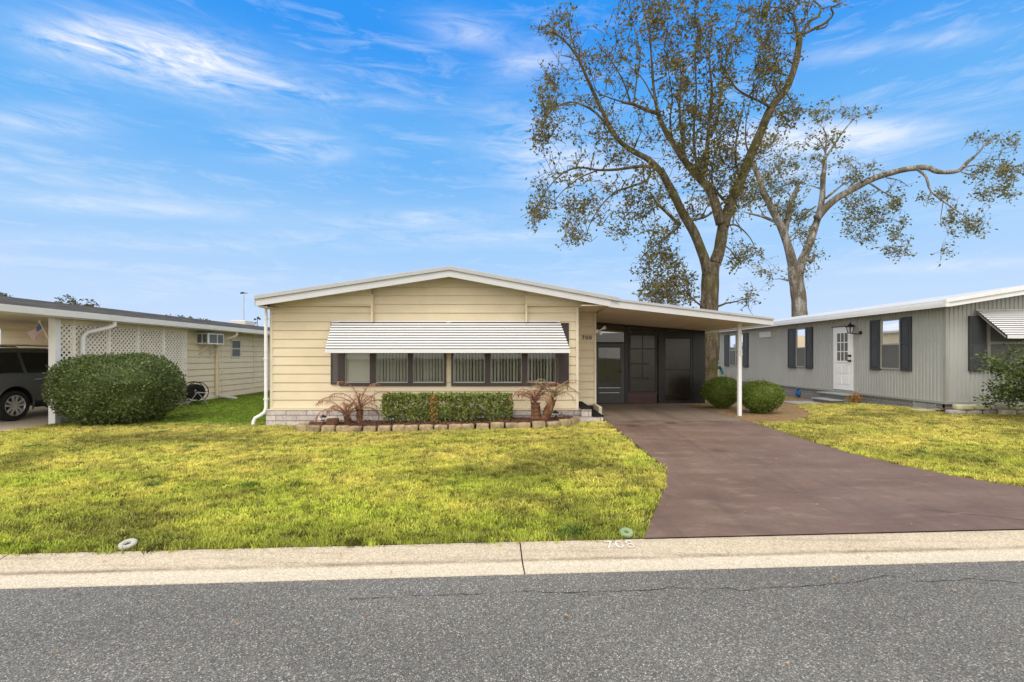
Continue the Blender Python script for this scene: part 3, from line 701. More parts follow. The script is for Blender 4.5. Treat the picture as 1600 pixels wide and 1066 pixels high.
# awning
def awning(x0t, x1t, x0b, x1b, yt, zt, yb, zb, n, parent, gap=.38):
    mb = MB(); A = []
    for i in range(n):
        t0, t1 = i/n, (i+1)/n; y0, y1 = lerp(yt, yb, t0), lerp(yt, yb, t1); z0, z1 = lerp(zt, zb, t0), lerp(zt, zb, t1)
        zz = lerp(z0, z1, 1-gap); yy = lerp(y0, y1, .25)
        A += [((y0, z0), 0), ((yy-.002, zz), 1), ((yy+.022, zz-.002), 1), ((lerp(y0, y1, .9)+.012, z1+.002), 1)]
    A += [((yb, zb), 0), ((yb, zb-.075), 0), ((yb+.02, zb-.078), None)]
    def X(y): f = (y-yt)/(yb-yt); return lerp(x0t, x0b, f), lerp(x1t, x1b, f)
    for ((ya, za), m), ((yc, zc), _) in zip(A, A[1:]):
        p, q = X(ya), X(yc); mb.quad((p[0], ya, za), (p[1], ya, za), (q[1], yc, zc), (q[0], yc, zc), m)
    for k in (0, 1):   # side arms
        s = 0
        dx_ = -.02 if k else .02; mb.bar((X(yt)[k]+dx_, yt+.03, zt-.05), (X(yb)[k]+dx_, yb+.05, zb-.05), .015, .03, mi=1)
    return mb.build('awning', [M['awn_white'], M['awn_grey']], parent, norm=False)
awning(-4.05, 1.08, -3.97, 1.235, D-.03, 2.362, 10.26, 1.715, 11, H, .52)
# number, downspout
nm = mat('dark bronze numerals', (.045, .028, .018), .4, .1)
o = text_mesh('house_number', '708', .145, Matrix.Translation((wx(917, 12.03), 12.028, wz(528, 12.03))) @ Matrix.Rotation(math.pi/2, 4, 'X'), nm, H, .006, 1.22)
mb = MB(); x = -5.50
mb.tube([(x-.0, 10.80, 2.64), (x, 10.80, .42), (x-.02, 10.78, .32), (x-.1, 10.74, .25), (x-.19, 10.70, .20), (x-.215, 10.68, .12), (x-.215, 10.67, .06)], .037, 8)
for z in (.6, 1.5, 2.4): mb.box(x-.042, x+.042, 10.76, 10.86, z, z+.022)
mb.build('downspout', M['white'], H, smooth=True)

# carport
FL, FR, BR, BL = Vector((2.10, 10.46, 2.655)), Vector((5.72, 10.80, 2.30)), Vector((6.05, 18., 2.31)), Vector((2.10, 18., 2.56))
def cz(x, y):
    v = (y-10.46)/(18-10.46); u = (x-2.1)/(lerp(FR.x, BR.x, v)-2.1); return lerp(lerp(FL.z, FR.z, u), lerp(BL.z, BR.z, u), v)
mb = MB(); n = 8; T = .12
for top in (0, 1):
    for i in range(n):
        u0, u1 = i/n, (i+1)/n
        a, b, c, d = FL.lerp(FR, u0), FL.lerp(FR, u1), BL.lerp(BR, u1), BL.lerp(BR, u0)
        if top == 0: mb.quad(a, b, c, d, 1)
        else:
            z = Vector((0, 0, T)); mb.quad(a+z, b+z, c+z, d+z, 0)
z = Vector((0, 0, T)); mb.quad(FR, FR+z, BR+z, BR, 0); mb.quad(BL, BL+z, BR+z, BR, 0)
cr = mb.build('carport_roof', [M['roof_white'], M['soffit']], H, norm=False)
mb = MB(); a, b = Vector((2.08, 10.43, 2.635)), Vector((5.80, 10.775, 2.262))
def fas(a, b, h0, h1, t):
    mb.add([a, b, b+Vector((0, 0, h1)), a+Vector((0, 0, h0))]+[p+Vector((0, t, 0)) for p in (a, b, b+Vector((0, 0, h1)), a+Vector((0, 0, h0)))],
           [(0, 1, 2, 3), (4, 7, 6, 5), (0, 4, 5, 1), (3, 2, 6, 7), (0, 3, 7, 4), (1, 5, 6, 2)])
fas(a, b, .15, .12, .03)
mb.add([(5.80, 10.775, 2.262), (5.83, 10.775, 2.262), (5.83, 10.775, 2.42), (5.80, 10.775, 2.42), (6.12, 18, 2.27), (6.15, 18, 2.27), (6.15, 18, 2.43), (6.12, 18, 2.43)],
       [(0, 1, 2, 3), (4, 7, 6, 5), (0, 4, 5, 1), (3, 2, 6, 7), (0, 3, 7, 4), (1, 5, 6, 2)])
mb.build('fascia', M['fascia'], cr)
mb = MB(); fas(a+Vector((0, -.025, .145)), b+Vector((.04, -.025, .115)), .055, .05, .07); mb.build('roof_edge', M['roof_cap'], cr, bevel=.004)
xq, dq = 5.365, 11.4
mb = MB(); mb.box(xq-.04, xq+.04, dq-.04, dq+.04, gz(xq, dq)-.05, cz(xq, dq)+.01); mb.box(xq-.055, xq+.055, dq-.055, dq+.055, 1.60, 1.615)
mb.tube([(xq+.02, dq-.06, 1.59), (xq+.02, dq-.06, 1.70)], .018, 6)
mb.build('carport_post', M['white'], H, bevel=.006)

# screened porch at the back of the carport
E = 14.4
ex = lambda p: wx(p, E)
def ez(p): return wz(p, E)
zf = gz(4, E)+.012
def beam(mb, a, b, z0, z1, y0=E-.03, y1=E+.04): mb.box(a, b, y0, y1, z0, z1)
mb = MB()
for a, b in ((927.5, 932.5), (975.5, 981), (1028.5, 1036), (1082, 1101)):
    xa, xb = ex(a), ex(b); zt = min(cz(xa, E), cz(xb, E)); mb.box(xa, xb, E-.035, E+.045, zf-.02, zt-.004)
for a, b in ((931, 977), (980, 1030), (1034, 1084)):     # sloped head under the ceiling
    xa, xb = ex(a), ex(b); za, zb = cz(xa, E), cz(xb, E)
    mb.add([(x_, y_, z_+o_) for y_ in (E-.03, E+.04) for x_, z_ in ((xa, za), (xb, zb)) for o_ in (-.05, .003)], [(0, 2, 3, 1), (4, 5, 7, 6), (0, 1, 5, 4), (2, 6, 7, 3), (0, 4, 6, 2), (1, 3, 7, 5)])
beam(mb, ex(932.5), ex(975.5), ez(536.5), ez(534.5)); beam(mb, ex(981), ex(1028.5), ez(523), ez(519.5)); beam(mb, ex(1036), ex(1082), ez(526), ez(519.5))
mb.box(5.68, 5.76, E+.045, 18, zf-.02, 2.3)
mb.build('porch_frame', M['black'], H, bevel=.004)
mb = MB()
for a, b, yb in ((932.5, 975.5, 534.5), (981, 1028.5, 519.5), (1036, 1082, 519.5)):
    xa, xb = ex(a), ex(b); zb = ez(yb)
    mb.quad((xa, E, zb), (xb, E, zb), (xb, E, cz(xb, E)-.03), (xa, E, cz(xa, E)-.03))
tm = glass_mat('porch transom glass', (.5, .47, .42), 1.3)
mb.build('transom_panel', tm, H, norm=False)
# storm door
mb = MB(); a, b, z0, z1 = ex(932.5), ex(975.5), zf+.01, ez(537); w = .10
ga, gb, gz0, gz1 = ex(933.5)+.03, ex(969), ez(605.5), ez(543.5)
mb.box(a, ga, E-.02, E+.02, z0, z1); mb.box(gb, b, E-.02, E+.02, z0, z1); mb.box(ga, gb, E-.02, E+.02, gz1, z1); mb.box(ga, gb, E-.02, E+.02, z0, gz0)
mb.box(ga+.02, gb-.02, E-.026, E-.02, ez(627), ez(614.5))
dr = mb.build('storm_door', M['door_grey'], H, bevel=.004)
mb = MB(); mb.box(ga+.02, gb-.02, E-.03, E-.021, ez(614.2), ez(613.2)); mb.box(ga, gb, E-.024, E-.02, gz0-.02, gz0); mb.build('door_trim', M['sash'], dr)
mb = MB(); mb.quad((ga, E-.004, gz0), (gb, E-.004, gz0), (gb, E-.004, gz1), (ga, E-.004, gz1)); mb.build('pane', M['dark_glass'], dr)
mb = MB(); mb.tube([(gb+.04, E-.02, 1.1), (gb+.04, E-.055, 1.1), (gb+.01, E-.06, 1.1), (gb-.05, E-.055, 1.1)], .012, 8); mb.build('handle', M['black'], dr)
# sliding screen
mb = MB(); a, b = ex(982.5), ex(1026); z0, z1 = ez(613), ez(521.5); w = .055
mb.box(a, a+w, E-.02, E+.01, z0, z1); mb.box(b-w, b, E-.02, E+.01, z0, z1); mb.box(a+w, b-w, E-.02, E+.01, z1-w, z1); mb.box(a+w, b-w, E-.02, E+.01, z0, z0+w*.6)
for yy in (545.2, 568.5, 591): mb.box(a+w, (b-w) if yy < 560 else ex(1014), E-.015, E+.005, ez(yy)-.018, ez(yy)+.018)
mb.box(ex(1004)-.015, ex(1004)+.015, E-.013, E+.004, ez(591), z1-w)
sd_ = mb.build('sliding_window', M['black'], H, bevel=.003)
mb = MB(); mb.quad((a+w, E, z0), (b-w, E, z0), (b-w, E, z1-w), (a+w, E, z1-w)); mb.build('pane', M['screen'], sd_)
mb = MB(); mb.box(ex(979), ex(1026), E-.025, E+.015, zf, ez(613)-.004); mb.build('kick_panel', M['maroon'], H, bevel=.004)
mb = MB(); a, b, z0, z1 = ex(1036), ex(1082), zf, ez(526); w = .07
mb.box(a, a+w, E-.02, E+.01, z0, z1); mb.box(b-w, b, E-.02, E+.01, z0, z1); mb.box(a+w, b-w, E-.02, E+.01, z1-w, z1); mb.box(a+w, b-w, E-.02, E+.01, z0, z0+.08); mb.box(a+w, b-w, E-.012, E+.004, ez(578)-.012, ez(578)+.012)
sc_ = mb.build('screen_door', M['black'], H, bevel=.003)
mb = MB(); mb.quad((a+w, E, z0+.08), (b-w, E, z0+.08), (b-w, E, z1-w), (a+w, E, z1-w)); mb.build('mesh_panel', M['screen'], sc_)
# inside the porch: beige back wall with a window, a dark bench
mb = MB(); lap_front(mb, 17.4, lambda z, m: [(2.1, 5.7)], zf, 2.4, .2)
mb.box(3.35, 4.35, 17.3, 17.38, 1.0, 2.0); mb.box(2.4, 3.0, 17.3, 17.38, zf, 2.1)
mb.build('porch_back_wall', M['room_beige'], H)
mb = MB(); lap_side(mb, 5.655, E+.05, 17.4, zf, 2.28, .2, -1); mb.build('porch_side_wall', M['room_beige'], H)
# floodlight on the number panel corner
t = thing('floodlight', 'small white twin-headed floodlight on the corner beside the porch glass', 'light', (2.12, 12.02, 2.18))
mb = MB(); mb.lathe([(0, -.02), (.05, -.02), (.05, .0), (.03, .02), (0, .02)], (2.12, 12.0, 2.18), 12, 'y'); mb.build('base', M['white'], t, smooth=True)
for s, dx in ((1, .16), (-1, .05)):
    mb = MB(); p = Vector((2.12, 11.97, 2.18)); q = p+Vector((dx*.75, -.07, .05*s+.02))
    mb.tube([p, p.lerp(q, .5), q, q+(q-p).normalized()*.04, q+(q-p).normalized()*.07], [.010, .011, .022, .036, .038], 10); mb.build('lamp_head', M['white'], t, smooth=True)

# entry steps
t = thing('entry_steps', 'two-tread pale brick entry steps with black carpeted tops at the side of the cream house', 'steps', (1.7, 11.2, gz(1.7, 10.6)))
zb = gz(1.7, 10.5)-.06
mb = MB(); mb.box(1.515, 1.73, 10.52, 12.03, zb, .42); mb.box(1.45, 1.98, 10.50, 10.52, zb, .255); mb.box(1.732, 1.98, 10.52, 12.0, zb, .24)
mb.build('brick_base', M['brick_pink'], t)
mb = MB(); mb.box(1.50, 1.745, 10.49, 12.03, .421, .445); mb.box(1.748, 2.0, 10.48, 12.0, .256, .275); mb.build('tread', M['carpet'], t, bevel=.008)
mb = MB(); mb.box(2.01, 2.09, 11.2, 12.02, zb, .40); mb.build('kerb_block', M['concrete'], t, bevel=.02)

# ------------------------------------------------------------------ left neighbour
HL = thing('mobile_home', 'beige lap-sided neighbouring home with dark shingle roof and white lattice carport screen', 'house', (-13., 18, 0))
X0 = -10.7
mb = MB(); lap_side(mb, X0, 15.62, 30, .02, 2.5, .214)
lap_front(mb, 15.6, lambda z, m: [(-16.5, X0)], .02, 2.5, .214)
mb.quad((-16.5, 15.6, 0), (-16.5, 30, 0), (-16.5, 30, 2.55), (-16.5, 15.6, 2.55)); mb.quad((-16.5, 30, 0), (X0, 30, 0), (X0, 30, 2.55), (-16.5, 30, 2.55))
mb.build('wall', M['tan'], HL)
for y in (15.60, 17.78, 19.95, 24.5): piece('seam_trim', M['tan'], HL, X0, X0+.03, y, y+.055, .0, 2.5)
mb = MB(); mb.prism([(-10.18, 2.60), (-13.4, 3.15), (-16.9, 2.60), (-16.9, 2.54), (-10.18, 2.54)], 'y', 8.6, 30.4)
shm, nt_, b_, pos_ = new_mat('dark weathered shingles')
sp_ = nt_('ShaderNodeSeparateXYZ', {0: pos_})
br_ = nt_('ShaderNodeTexBrick', {'Vector': nt_('ShaderNodeCombineXYZ', {0: sp_.outputs[1], 1: sp_.outputs[0], 2: 0.}).outputs[0], 'Color1': (.045, .043, .043, 1), 'Color2': (.085, .08, .077, 1), 'Mortar': (.05, .05, .05, 1), 'Scale': 1., 'Mortar Size': .008, 'Brick Width': .3, 'Row Height': .14})
c_ = nt_.mix(1, br_.outputs[0], nt_.ramp(nt_.noise(pos_, 1.5, 6, .7), [(.3, .7), (.7, 1.5)]), 'MULTIPLY'); nt_.l.new(c_, b_.inputs['Base Color']); b_.inputs['Roughness'].default_value = 1.; b_.inputs['Specular IOR Level'].default_value = .05
rf = mb.build('roof', shm, HL)
mb = MB(); mb.prism([(-10.15, 2.43), (-10.03, 2.46), (-10.01, 2.60), (-10.05, 2.60), (-10.18, 2.575), (-10.22, 2.43)], 'y', 8.58, 30.4); mb.box(-16.9, -10.2, 8.56, 8.6, 2.42, 2.58)
mb.build('gutter', M['white'], rf)
mb = MB(); mb.box(-16.8, -10.2, 8.6, 15.6, 2.45, 2.465); mb.build('carport_ceiling', M['soffit'], HL)
mb = MB(); mb.prism([(-10.25, 2.56), (-13.4, 3.08), (-16.85, 2.56)], 'y', 8.565, 8.595); mb.build('gable', M['tan'], HL)
for y in (8.9, 12.2): piece('carport_post', M['white'], HL, -16.72, -16.60, y, y+.12, -.1, 2.45)
mb = MB(); mb.box(-14.6, -13.8, 25, 26, 2.9, 3.42); mb.build('far_roof_box', M['white_dirty'], rf, bevel=.03)  # white box standing in for a roof gable farther behind
mb = MB(); mb.box(-10.56, -10.40, 11.0, 11.14, gz(-10.5, 11)-.05, 2.44); mb.build('carport_post', M['white'], HL, bevel=.008)
mb = MB(); mb.box(-10.53, -10.47, 11.14, 15.6, 2.335, 2.44); mb.build('lattice_header', M['tan'], HL)
mb = MB(); mb.box(-10.55, -10.45, 11.14, 15.6, -.05, .12); mb.build('base_curb', M['white_dirty'], HL)
M['cream_white'] = mat('cream white lattice', (.80, .77, .70), .5, .06)
def lat(y0, y1, z0=.13, z1=2.325):
    mb = MB(); p = .128; w = .034
    for s in (1, -1):
        k0 = int(((z0 if s > 0 else -z1)-(y1 if s > 0 else y1))/p)-60
        c = -40*1.0
        lo_, hi_ = (z0-y1, z1-y0) if s > 0 else (z0+y0, z1+y1)
        c = math.floor(lo_/p)*p
        while c < hi_:
            # z = s*y + c
            ya, yb = ((z0-c)/s, (z1-c)/s) if s > 0 else ((z1-c)/s, (z0-c)/s)
            ya, yb = max(ya, y0), min(yb, y1)
            if yb-ya > .02:
                x = -10.5+.006*s
                mb.bar((x, ya, s*ya+c), (x, yb, s*yb+c), w, .009, up=(1, 0, 0))
            c += p
    mb.box(-10.52, -10.48, y0, y0+.035, z0, z1); mb.box(-10.52, -10.48, y1-.035, y1, z0, z1); mb.box(-10.52, -10.48, y0+.035, y1-.035, z1-.02, z1)
    return mb.build('lattice_panel', M['cream_white'], HL, norm=False)
ys = [11.15, 11.56, 12.58, 13.55, 14.55, 15.58]
for a, b in zip(ys, ys[1:]): lat(a, b-.01)
for y in ys[1:-1]: piece('lattice_post', M['cream_white'], HL, -10.535, -10.465, y-.035, y+.035, 0, 2.44)
def spout(pts, r, mat_): mb = MB(); mb.tube(pts, r, 8); return mb.build('downspout', mat_, HL, smooth=True)
spout([(-10.12, 12.3, 2.46), (-10.12, 12.3, 2.36), (-10.2, 12.2, 2.28), (-10.36, 11.8, 2.16), (-10.40, 11.72, 2.05), (-10.40, 11.70, 0)], .055, M['white'])
spout([(-10.12, 17.75, 2.46), (-10.12, 17.75, 2.36), (-10.2, 17.75, 2.28), (-10.55, 17.45, 2.14), (-10.63, 17.4, 2.02), (-10.63, 17.4, .14)], .05, M['tan'])
mb = MB(); mb.tube([(-10.55, 17.4, .14), (-10.2, 17.25, .10), (-9.75, 17.1, gz(-9.7, 17)+.06)], .05, 8)
tag(mb.build('drain_extension', M['white_dirty'], smooth=True), 'white downspout extension lying on the green side lawn', 'drain pipe')
# side window
w0, w1, z0, z1 = 18.36, 19.0, 1.50, 2.20
mb = MB()
for q in ((w0, w1, z0, z0+.05), (w0, w1, z1-.05, z1), (w0, w0+.05, z0+.05, z1-.05), (w1-.05, w1, z0+.05, z1-.05), (w0+.05, w1-.05, 1.83, 1.87)): mb.box(X0, X0+.045, q[0], q[1], q[2], q[3])
wn = mb.build('window', M['white_dirty'], HL)
mb = MB(); mb.box(X0+.0, X0+.025, w0+.04, w1-.04, z0+.04, z1-.04); mb.build('pane', M['grey_glass'], wn)
# window air conditioner
t = thing('air_conditioner', 'white boxy window air conditioner sticking out of the beige neighbour wall on a bracket', 'air conditioner', (X0, 16.8, 1.97))
mb = MB(); mb.box(X0-.05, X0+.42, 16.35, 17.25, 1.97, 2.36); mb.build('case', M['white'], t, bevel=.015)
mb = MB()
for i in range(2): mb.box(X0+.06+.18*i, X0+.20+.18*i, 16.338, 16.352, 2.02, 2.31)
mb.box(X0+.412, X0+.426, 16.42, 16.83, 2.02, 2.31); mb.box(X0+.412, X0+.426, 16.88, 17.19, 2.02, 2.31); mb.build('grille', M['grey_glass'], t)
for y in (16.5, 17.1): mb = MB(); mb.bar((X0+.38, y, 1.97), (X0+.02, y, 1.62), .03, .03); mb.bar((X0+.02, y, 1.97), (X0+.02, y, 1.5), .03, .03); mb.build('bracket', M['tan'], t)
# hose reel
hx, hy = -10.15, 15.5; g0 = gz(hx, hy)
t = thing('hose_reel', 'black garden hose wound on a wheeled reel beside the beige wall', 'hose reel', (hx, hy, g0))
c = Vector((hx+.05, hy-.1, g0+.42)); ax = Vector((.75, -.66, 0)).normalized(); sd2 = Vector((ax.y, -ax.x, 0))
def ring(mb, c, r, tr, n=24):
    mb.tube([c+(sd2*math.cos(2*math.pi*i/n)+Vector((0, 0, 1))*math.sin(2*math.pi*i/n))*r for i in range(n+1)], tr, 6, cap=False)
mb = MB()
for s in (-.2, .2):
    ring(mb, c+ax*s, .32, .013)
    for i in range(4):
        a = math.pi*i/4; v = (sd2*math.cos(a)+Vector((0, 0, 1))*math.sin(a))*.32; mb.tube([c+ax*s-v, c+ax*s+v], .008, 5)
mb.build('rim', M['rubber'], t, smooth=True)
mb = MB()
for r in (.10, .13, .16, .19, .22):
    for k in range(-5, 6): ring(mb, c+ax*(.034*k), r+.008*(k % 2), .017, 18)
mb.build('hose', M['rubber'], t, smooth=True)
mb = MB()
for s in (-.24, .24):
    p = c+ax*s; mb.tube([p, p+sd2*.30-Vector((0, 0, c.z-g0))], .014, 6); mb.tube([p, p-sd2*.30-Vector((0, 0, c.z-g0))], .014, 6); mb.tube([p, p-sd2*.5-Vector((0, 0, .1))], .013, 6)
mb.build('stand', M['sash'], t, smooth=True)
# flag
t = thing('flag', 'small faded stars and stripes flag on a stick at the white carport post', 'flag', (-10.45, 10.98, 1.98))
p0, p1 = W(74.5, 529, 10.96), W(61.5, 503.5, 10.6)
mb = MB(); mb.tube([p0, p1], .012, 6); mb.lathe([(0, 0), (.02, .01), (.02, .03), (0, .04)], p1, 8); mb.build('stick', M['tan'], t)
mb = MB(); nx, ny = 13, 14; dirp = (p0-p1)
cm = [mat('faded red stripe', (.42, .13, .10), .8), mat('faded white stripe', (.62, .56, .50), .8), mat('faded blue canton', (.10, .11, .22), .8)]
fall = W(49, 530, 10.45)-W(67.5, 515, 10.75)
grid = {}
for i in range(nx+1):
    for j in range(nx+1):
        u, v = i/nx, j/nx
        p = p1+dirp*(.08+.50*u)+fall*v*.95+Vector((0, .05*math.sin(4.5*v+3*u)*v, .02*math.sin(7*u)*v)); grid[i, j] = len(mb.v); mb.v.append(tuple(p))
for i in range(nx):
    for j in range(nx):
        mb.f.append([grid[i, j], grid[i+1, j], grid[i+1, j+1], grid[i, j+1]]); mb.m.append(2 if (i < 7 and j < 6) else i % 2)
st = mb; st.mi = 3
for i in range(1, 7):
    for j in range(0, 6):
        if (i+j) % 2:
            p = p1+dirp*(.08+.50*(i/nx))+fall*((j+.4)/nx)*.95; pp = p-Vector((0, .012, 0)); r = .008
            q = [pp+Vector((r*(1 if k % 2 == 0 else .4)*math.cos(math.pi*k/5), 0, r*(1 if k % 2 == 0 else .4)*math.sin(math.pi*k/5))) for k in range(10)]
            st.add(q, [tuple(range(10))])
st.build('cloth', cm+[M['white']], t, smooth=True, norm=False)

# ------------------------------------------------------------------ right neighbour
HR = thing('mobile_home', 'grey ribbed neighbouring home with slate shutters, white side door and white metal roof', 'house', (14.2, 16, 0))
XW, YF, YE, ZT = 10.6, 11.8, 24.7, 2.79
mb = MB(); ZS = .445
def rib(y0, y1, side):
    y = y0; p = .105; prof_ = []
    while y < y1-.01:
        for o_, h_ in ((0, 0), (.052, 0), (.062, .016), (.092, .016), (.102, 0)): prof_.append((min(y+o_, y1), h_))
        y += p
    return prof_
pr = rib(YF, YE, 0)
for (ya, ha), (yb, hb) in zip(pr, pr[1:]): mb.quad((XW+ha, ya, ZS), (XW+hb, yb, ZS), (XW+hb, yb, ZT), (XW+ha, ya, ZT))
def rr_z(x): return 2.76+.16*(x-10.3) if x < 14.2 else 2.76+.16*(18.1-x)
pr = rib(XW, 17.8, 1)
for (xa, ha), (xb, hb) in zip(pr, pr[1:]): mb.quad((xa, YF+ha, ZS), (xb, YF+hb, ZS), (xb, YF+hb, rr_z(xb)+.02), (xa, YF+ha, rr_z(xa)+.02))
mb.quad((17.8, YF, 0), (17.8, YE, 0), (17.8, YE, 2.9), (17.8, YF, 2.9)); mb.quad((XW, YE, 0), (17.8, YE, 0), (17.8, YE, 2.9), (XW, YE, 2.9))
mb.build('wall', M['grey_rib'], HR, norm=False)
piece('corner_trim', M['grey_trim'], HR, XW-.02, XW+.04, YF-.02, YF+.05, ZS+.01, 2.78); piece('corner_trim', M['grey_trim'], HR, XW-.015, XW+.03, YE-.05, YE, ZS+.01, 2.76)
piece('sill_trim', M['grey_trim'], HR, XW-.03, XW+.02, YF+.01, YE, ZS-.05, ZS+.01); piece('sill_trim', M['grey_trim'], HR, XW-.032, 17.8, YF-.03, YF+.01, ZS-.05, ZS+.01)
mb = MB(); mb.box(XW, XW+.1, YF+.03, YE, -.3, ZS-.05); mb.box(XW, 17.8, YF+.02, YF+.1, -.3, ZS-.05); mb.build('skirting', M['brick_grey'], HR)
mb = MB()
mb.prism([(10.28, 2.755), (14.2, rr_z(14.2)), (18.1, 2.76), (18.1, 2.90), (14.2, rr_z(14.2)+.16), (10.28, 2.895)], 'y', 11.42, 25.0)
rf = mb.build('roof', M['roof_white'], HR)
mb = MB()
mb.box(10.20, 10.28, 11.36, 25.0, 2.735, 2.83); mb.box(10.235, 10.28, 11.36, 25.0, 2.83, 2.905)
mb.build('gutter', M['white'], rf)
mb = MB()
mb.prism([(10.26, 2.73), (14.2, rr_z(14.2)-.02), (14.2, rr_z(14.2)+.105), (10.26, 2.84)], 'y', 11.385, 11.418); mb.prism([(14.2, rr_z(14.2)-.02), (18.1, 2.74), (18.1, 2.84), (14.2, rr_z(14.2)+.105)], 'y', 11.385, 11.418)
mb.prism([(10.20, 2.83), (14.2, rr_z(14.2)+.095), (14.2, rr_z(14.2)+.21), (10.20, 2.905)], 'y', 11.35, 11.43)
mb.build('fascia', M['white'], rf)
def panel_shutter(y0, y1, z0, z1):
    mb = MB(); x = XW-.045; b = .045; zm = lerp(z0, z1, .52)
    mb.box(x+.018, XW+.016, y0+.01, y1-.01, z0+.01, z1-.01)
    for q in ((y0, y0+b, z0, z1), (y1-b, y1, z0, z1), (y0+b, y1-b, z0, z0+b), (y0+b, y1-b, z1-b*.8, z1), (y0+b, y1-b, zm-b/2, zm+b/2)): mb.box(x, XW+.016, *q)
    for za, zb in ((z0+b, zm-b/2), (zm+b/2, z1-b*.8)): mb.box(x+.006, XW, y0+b+.03, y1-b-.03, za+.03, zb-.03)
    # curved head of the upper panel
    n = 8; yc = (y0+y1)/2; hw = (y1-y0)/2-b
    for i in range(n):
        a0, a1 = -1+2*i/n, -1+2*(i+1)/n; ya, yb = yc+a0*hw, yc+a1*hw
        mb.prism([(ya, z1-b*.8), (yb, z1-b*.8), (yb, z1-b*.8-.07*a1*a1), (ya, z1-b*.8-.07*a0*a0)], 'x', x, XW)
    return mb.build('shutter', M['slate'], HR)
up_m = glass_mat('upper sash glass', (.95, .95, .95), 1.3, .03)
def side_window(y0, y1, z0, z1, mull=0):
    mb = MB(); x = XW-.03; b = .04; zm = lerp(z0, z1, .5)
    for q in ((y0, y0+b, z0, z1), (y1-b, y1, z0, z1), (y0+b, y1-b, z0, z0+b), (y0+b, y1-b, z1-b, z1), (y0+b, y1-b, zm-.025, zm+.02)): mb.box(x, XW+.018, *q)
    for k in range(mull): c = lerp(y0, y1, (k+1)/(mull+1)); mb.box(x-.002, XW+.018, c-.04, c+.04, z0, z1)
    w = mb.build('window', M['grey_trim'], HR)
    mb = MB(); mb.box(XW-.012, XW+.017, y0+b, y1-b, z0+b, zm-.025); mb.build('screen', M['grey_glass'], w)
    mb = MB(); mb.box(XW+.012, XW+.019, y0+b, y1-b, zm+.02, z1-b); mb.build('curtain', M['white'], w)
    mb = MB(); mb.quad((XW-.006, y0+b, zm), (XW-.006, y1-b, zm), (XW-.006, y1-b, z1-b), (XW-.006, y0+b, z1-b)); mb.build('pane', up_m, w)
dxr = lambda p: F*XW/(p-800)
side_window(dxr(1408), dxr(1377), 1.20, 2.60); panel_shutter(dxr(1425), dxr(1408.5), 1.17, 2.62); panel_shutter(dxr(1376.5), dxr(1361), 1.17, 2.62)
side_window(dxr(1260), dxr(1244.5), 1.16, 2.58); panel_shutter(dxr(1270), dxr(1260.3), 1.12, 2.60); panel_shutter(dxr(1244), dxr(1232.5), 1.12, 2.60)
side_window(dxr(1162), dxr(1140), 1.10, 2.58, 1); panel_shutter(dxr(1169.5), dxr(1162.4), 1.06, 2.60); panel_shutter(dxr(1139.6), dxr(1133), 1.06, 2.60)
mb = MB(); mb.box(XW-.05, XW+.02, dxr(1206), dxr(1188), 2.34, 2.58); vt = mb.build('vent_hood', M['white_dirty'], HR, bevel=.01)
# door
y0, y1 = dxr(1333.5), dxr(1303.2); z0, z1 = ZS+.05, 2.50
mb = MB(); mb.box(XW-.025, XW+.02, y0, y1, z0, z1); x = XW-.04
gy0, gy1, gzz0, gzz1 = y0+.20, y1-.20, 1.42, 2.30
for q in ((gy0-.05, gy0, gzz0-.05, gzz1+.05), (gy1, gy1+.05, gzz0-.05, gzz1+.05), (gy0, gy1, gzz0-.05, gzz0), (gy0, gy1, gzz1, gzz1+.05)): mb.box(x, XW, *q)
for za, zb in ((.68, .95), (1.03, 1.28)): mb.box(x+.005, XW, y0+.16, (y0+y1)/2-.04, za, zb); mb.box(x+.005, XW, (y0+y1)/2+.04, y1-.16, za, zb)
for k in range(1, 3): c = lerp(gy0, gy1, k/3); mb.box(x+.003, XW, c-.014, c+.014, gzz0, gzz1); c = lerp(gzz0, gzz1, k/3); mb.box(x+.003, XW, gy0, gy1, c-.014, c+.014)
dwhite = mat('bright white door paint', (.85, .85, .86), .35, .02)
dr = mb.build('door', dwhite, HR)
mb = MB(); mb.box(x+.009, XW-.02, gy0, gy1, gzz0, gzz1); mb.build('pane', M['grey_glass'], dr)
for z, nm__ in ((1.42, 'door_knob'), (1.58, 'deadbolt')):
    mb = MB(); mb.lathe([(0, -.09), (.03, -.085), (.032, -.06), (.014, -.05), (.014, -.02), (.04, -.02), (.04, -.008), (0, -.008)], (XW-.022, y0+.09, z), 12, 'x'); mb.build(nm__, M['black'], dr, smooth=True)
mb = MB(); mb.box(XW-.05, XW, y0-.05, y1+.05, z1, z1+.03); mb.build('door_head', M['slate'], HR)
# lantern
t = thing('wall_lantern', 'black carriage lantern on a curved arm beside the white side door', 'lamp', (XW, 14.72, 2.36))
c = Vector((XW-.24, 14.80, 2.36))
mb = MB(); mb.lathe([(.0, -.02), (.06, -.02), (.06, 0), (0, 0)], (XW+.0, 14.68, 2.28), 12, 'x'); mb.tube([(XW-.02, 14.68, 2.28), (XW-.10, 14.70, 2.24), (XW-.20, 14.78, 2.26), (c.x, c.y, 2.28)], .016, 8); mb.build('arm', M['black'], t, smooth=True)
mb = MB(); mb.lathe([(0, .25), (.015, .25), (.02, .20), (.05, .18), (.12, .11), (.14, .095), (.0, .095)], c, 8); mb.lathe([(0, -.10), (.05, -.10), (.075, -.075), (.0, -.07)], c, 8)
for i in range(6):
    a = math.pi*i/3; u = Vector((math.cos(a), math.sin(a), 0)); mb.tube([c+u*.072+Vector((0, 0, -.075)), c+u*.115+Vector((0, 0, .1))], .008, 5)
mb.build('cage', M['black'], t)
